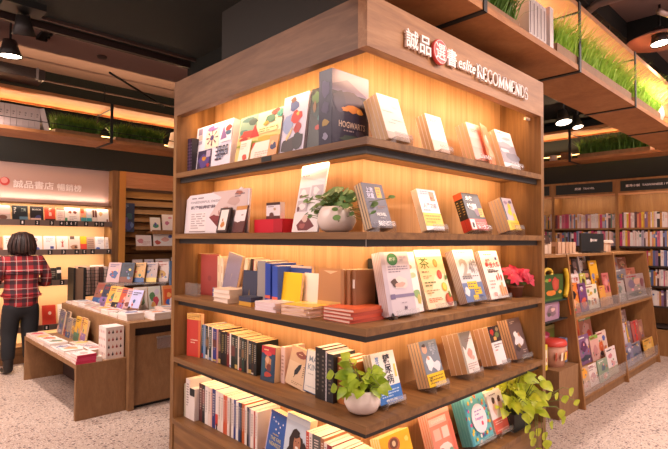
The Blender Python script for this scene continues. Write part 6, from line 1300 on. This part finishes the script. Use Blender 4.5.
for k in range(4):
    spine_book(f'pale booklet block beyond the black sign, {ordn(k)} along the rack top', .085, .13, .1, ['#e0bc9c', '#d8b090', '#e6ccb0', '#dcb494'][k], (), (4.60 + .09 * k, .62, 1.3605), 0, detail=False, group='booklets beyond the black sign', name='booklet', cat='booklet')
for k in range(4):
    lying(f'{ordn(3 - k)} from the top in the stack of white leaflets on the rack', .4, .16, .008, ['#f2e6e0', '#e8d8d0', '#f4eae6', '#f6efec'][k], (4.74, .68, 1.4612 + .0084 * k), rad(k * 1.5 - 2), (), False, 'white leaflets on the rack', name='leaflet', cat='leaflet')

# ================================================================ ceiling gear
def spot(label, loc, aim, power, color=(1, .79, .71), size=.055, lens=None, name='track_spotlight', cone=70, soft=.04, stem=None):
    o = root(name, label, 'spotlight', loc)
    d = (Vector(aim) - Vector(loc)).normalized(); q = d.to_track_quat('-Z', 'Y').to_matrix().to_4x4()
    b = MB(); b.lathe([(0, .13), (size * .55, .13), (size * .7, .06), (size, -.02), (size * .95, -.02), (size * .92, -.008), (0, -.008)], mat('#2a2624', .4), q, 20); b.build('lamp_head', o)
    b = MB(); b.lathe([(0, -.012), (size * .9, -.012)], lens or LENS, q, 20); b.build('lens', o)
    b = MB(); b.tube([tuple(q @ Vector((0, 0, .1))), (0, 0, .16), (0, 0, stem or .30)], .01, BLK, 8); b.build('stem', o)
    l = bpy.data.lights.new('spot_light', 'SPOT'); l.energy = power; l.color = color; l.spot_size = rad(cone); l.spot_blend = .9; l.shadow_soft_size = soft
    lo = bpy.data.objects.new('spot_light', l); COL.objects.link(lo); lo.matrix_world = Matrix.Translation(Vector(loc) + d * .05) @ q; lo['kind'] = 'helper'
    return o
LENS = emit('#ffe6cc', 14, 'spot_lens')
# lamps over the aisle behind the photographer light the covers
spot('black track spotlight aimed at the header lettering', (.35, -1.5, 3.2), (.35, 0, 2.25), 55, cone=60, stem=.42)
spot('black track spotlight aimed at the covers beside the bookcase corner', (.9, -2.0, 3.2), (.7, 0, 1.2), 80, cone=80, stem=.42)
spot('black track spotlight aimed along the bookcase face', (2.1, -1.9, 3.2), (1.3, 0, 1.0), 70, cone=80, stem=.42)
spot('black track spotlight aimed at the notebook side of the bookcase', (-1.9, 1.0, 3.2), (0, .8, 1.0), 60, cone=80, stem=.42)
spot('black track spotlight aimed past the notebook side of the bookcase', (-1.9, 2.1, 3.2), (0, 1.5, 1.4), 35, cone=80, stem=.42)
spot('black track spotlight over the aisle by the display table', (-.53, 3.08, 3.06), (-.2, 3.9, .6), 170, cone=90, stem=.2, size=.085)
spot('round downlight with a glowing disc under the plaster ceiling', (-.442, 4.0, 3.16), (-.3, 4.1, 0), 90, cone=110, size=.1, name='downlight', stem=.4)
spot('twin hanging spotlight glowing over the far hanging shelf', (4.34, .92, 2.84), (3.9, .3, 0), 120, cone=100, size=.09, name='pendant_spotlight', stem=.4)
spot('smaller twin head of the hanging spotlight', (4.60, .86, 2.82), (4.2, .2, 0), 60, cone=100, size=.06, name='pendant_spotlight', stem=.4)
dlr = spot('hanging lamp with a wide rosy dish shade above the far aisle', (3.75, -.16, 3.28), (3.6, -.6, 0), 160, cone=120, size=.08, name='pendant_lamp', stem=.34)
MB().lathe([(.07, .06), (.16, .05), (.27, .0), (.272, .006), (.16, .058), (.07, .07)], mat('#a87a70', .5), None, 32).build('dish_shade', dlr)
area('aisle_fill', (2.2, -2.2, 3.55), (0, 0, -1), 3, 1.2, 60, (1, .77, .70), (1, 0, 0))  # unseen fill panels added to brighten the aisles, without fixtures
area('aisle_fill', (-1.2, 4.6, 2.5), (.3, .6, -1), 1.5, .6, 30, (1, .77, .70), (1, 0, 0))
area('aisle_fill', (-2.2, 2.2, 3.2), (0, 0, -1), 1.2, 3, 70, (1, .77, .70), (1, 0, 0))
area('aisle_fill', (4.6, -1.5, 3.3), (0, .1, -1), 3, .5, 80, (1, .77, .70), (1, 0, 0))
bxb = root('lamp_housing', 'black box housing hanging over the twin spotlight', 'lamp housing', (0, 0, 0)); MB().box((4.24, .78, 3.16), (4.70, 1.1, 3.29), BLK).build('housing', bxb)
tr = root('lighting_track', 'long dark lighting track under the dropped ceiling', 'lighting track', (0, 0, 0))
MB().box((-3, 3.24, 3.19), (.95, 3.29, 3.249), mat('#3a2c28', .5, .3)).build('track', tr); MB().box((-3, 3.12, 3.225), (.95, 3.15, 3.2495), mat('#574640', .4, .3)).build('track_rail', tr)
MB().box((-.7, 2.9, 3.2), (-.42, 3.1, 3.2495), BLK).build('track_adapter', tr)
def pipe(label, pts, r, m, name='ceiling_pipe'):
    o = root(name, label, 'pipe', (0, 0, 0)); MB().tube(pts, r, m, 10).build('pipe', o); return o
PIPE = mat('#b09c94', .35, .6)
pipe('silver pipe crossing the ceiling beams', [(2.95, -.95, 3.45), (2.95, .1, 3.45), (3.05, .28, 3.42)], .035, PIPE)
pipe('bent silver pipe end below the ceiling beam', [(3.35, -.75, 3.5), (3.35, -.35, 3.32), (3.1, -.3, 3.3)], .025, PIPE)
pipe('thin dark conduit along the plaster ceiling', [(.55, 4.3, 3.3), (1.6, 5.2, 3.3)], .012, BLK)
pipe('pair of brown conduits beside the dark column', [(-1, 5.3, 3.35), (3, 5.3, 3.35)], .012, mat('#5a463f', .5))
cj = MB()
for k in range(26): cj.box((-.09, 3.35 + k * .05, 3.585), (-.02 + .03 * (k % 2), 3.40 + k * .05, 3.619), BLK)
cjo = cj.build('ceiling_joint'); tag(cjo, 'toothed black joint strip across the plaster ceiling', 'joint strip')
MB_ = MB().box((-2, 4.30, 3.07), (-.08, 4.6, 3.17), mat('#3a302c', .5))
for k in range(24): MB_.box((-2, 4.292, 3.075 + k * .0038), (-.08, 4.2999, 3.0765 + k * .0038), mat('#7a6a62', .4, .4))
ac = root('air_vent', 'long grey slotted air vent hanging under the plaster ceiling', 'air vent', (0, 0, 0)); MB_.build('vent_body', ac)
MB().box((-.16, 4.288, 3.06), (-.14, 4.2915, 3.18), mat('#a89c94', .4)).build('vent_clip', ac)
dl = root('ceiling_speaker', 'small round dark fitting in the plaster ceiling', 'ceiling fitting', (.72, 4.1, 3.598)); MB().lathe([(0, 0), (.06, 0), (.065, .02), (0, .02)], mat('#3a2e2a', .6), None, 24).build('fitting', dl)
dl = root('ceiling_speaker', 'second small round fitting nearer the wall in the plaster ceiling', 'ceiling fitting', (.62, 4.75, 3.598)); MB().lathe([(0, 0), (.05, 0), (.055, .02), (0, .02)], mat('#5a4a44', .6), None, 24).build('fitting', dl)

# ================================================================ world, camera
w = bpy.data.worlds.new('shop_ambient'); SC.world = w; w.use_nodes = True
w.node_tree.nodes['Background'].inputs[0].default_value = (1.0, .71, .65, 1); w.node_tree.nodes['Background'].inputs[1].default_value = .95
cam = bpy.data.cameras.new('camera'); co = bpy.data.objects.new('camera', cam); COL.objects.link(co); SC.camera = co
cam.sensor_width = 36; cam.sensor_fit = 'HORIZONTAL'; cam.lens = 499.141 / 668 * 36; cam.clip_start = .05; cam.clip_end = 60
p_, ro_, th_ = .0306, .0053, .8011
F_ = Vector((math.cos(th_), math.sin(th_), 0)); Rt = Vector((math.sin(th_), -math.cos(th_), 0)); Z_ = Vector((0, 0, 1))
fw_ = F_ * math.cos(p_) + Z_ * math.sin(p_); U_ = -F_ * math.sin(p_) + Z_ * math.cos(p_)
c_, s_ = math.cos(ro_), math.sin(ro_)
R2, U2 = Rt * c_ + U_ * s_, U_ * c_ - Rt * s_
co.matrix_world = Matrix.Translation((-1.452, -1.315, 1.48)) @ Matrix((R2, U2, -fw_)).transposed().to_4x4()
vs_ = SC.view_settings; SC.display_settings.display_device = 'sRGB'; vs_.view_transform = 'Standard'; vs_.look = 'None'; vs_.gamma = 1; vs_.exposure = 0.3; vs_.use_curve_mapping = False
SC.cycles.max_bounces = 8; SC.cycles.transparent_max_bounces = 16; SC.cycles.sample_clamp_indirect = 4; SC.cycles.caustics_reflective = False; SC.cycles.caustics_refractive = False
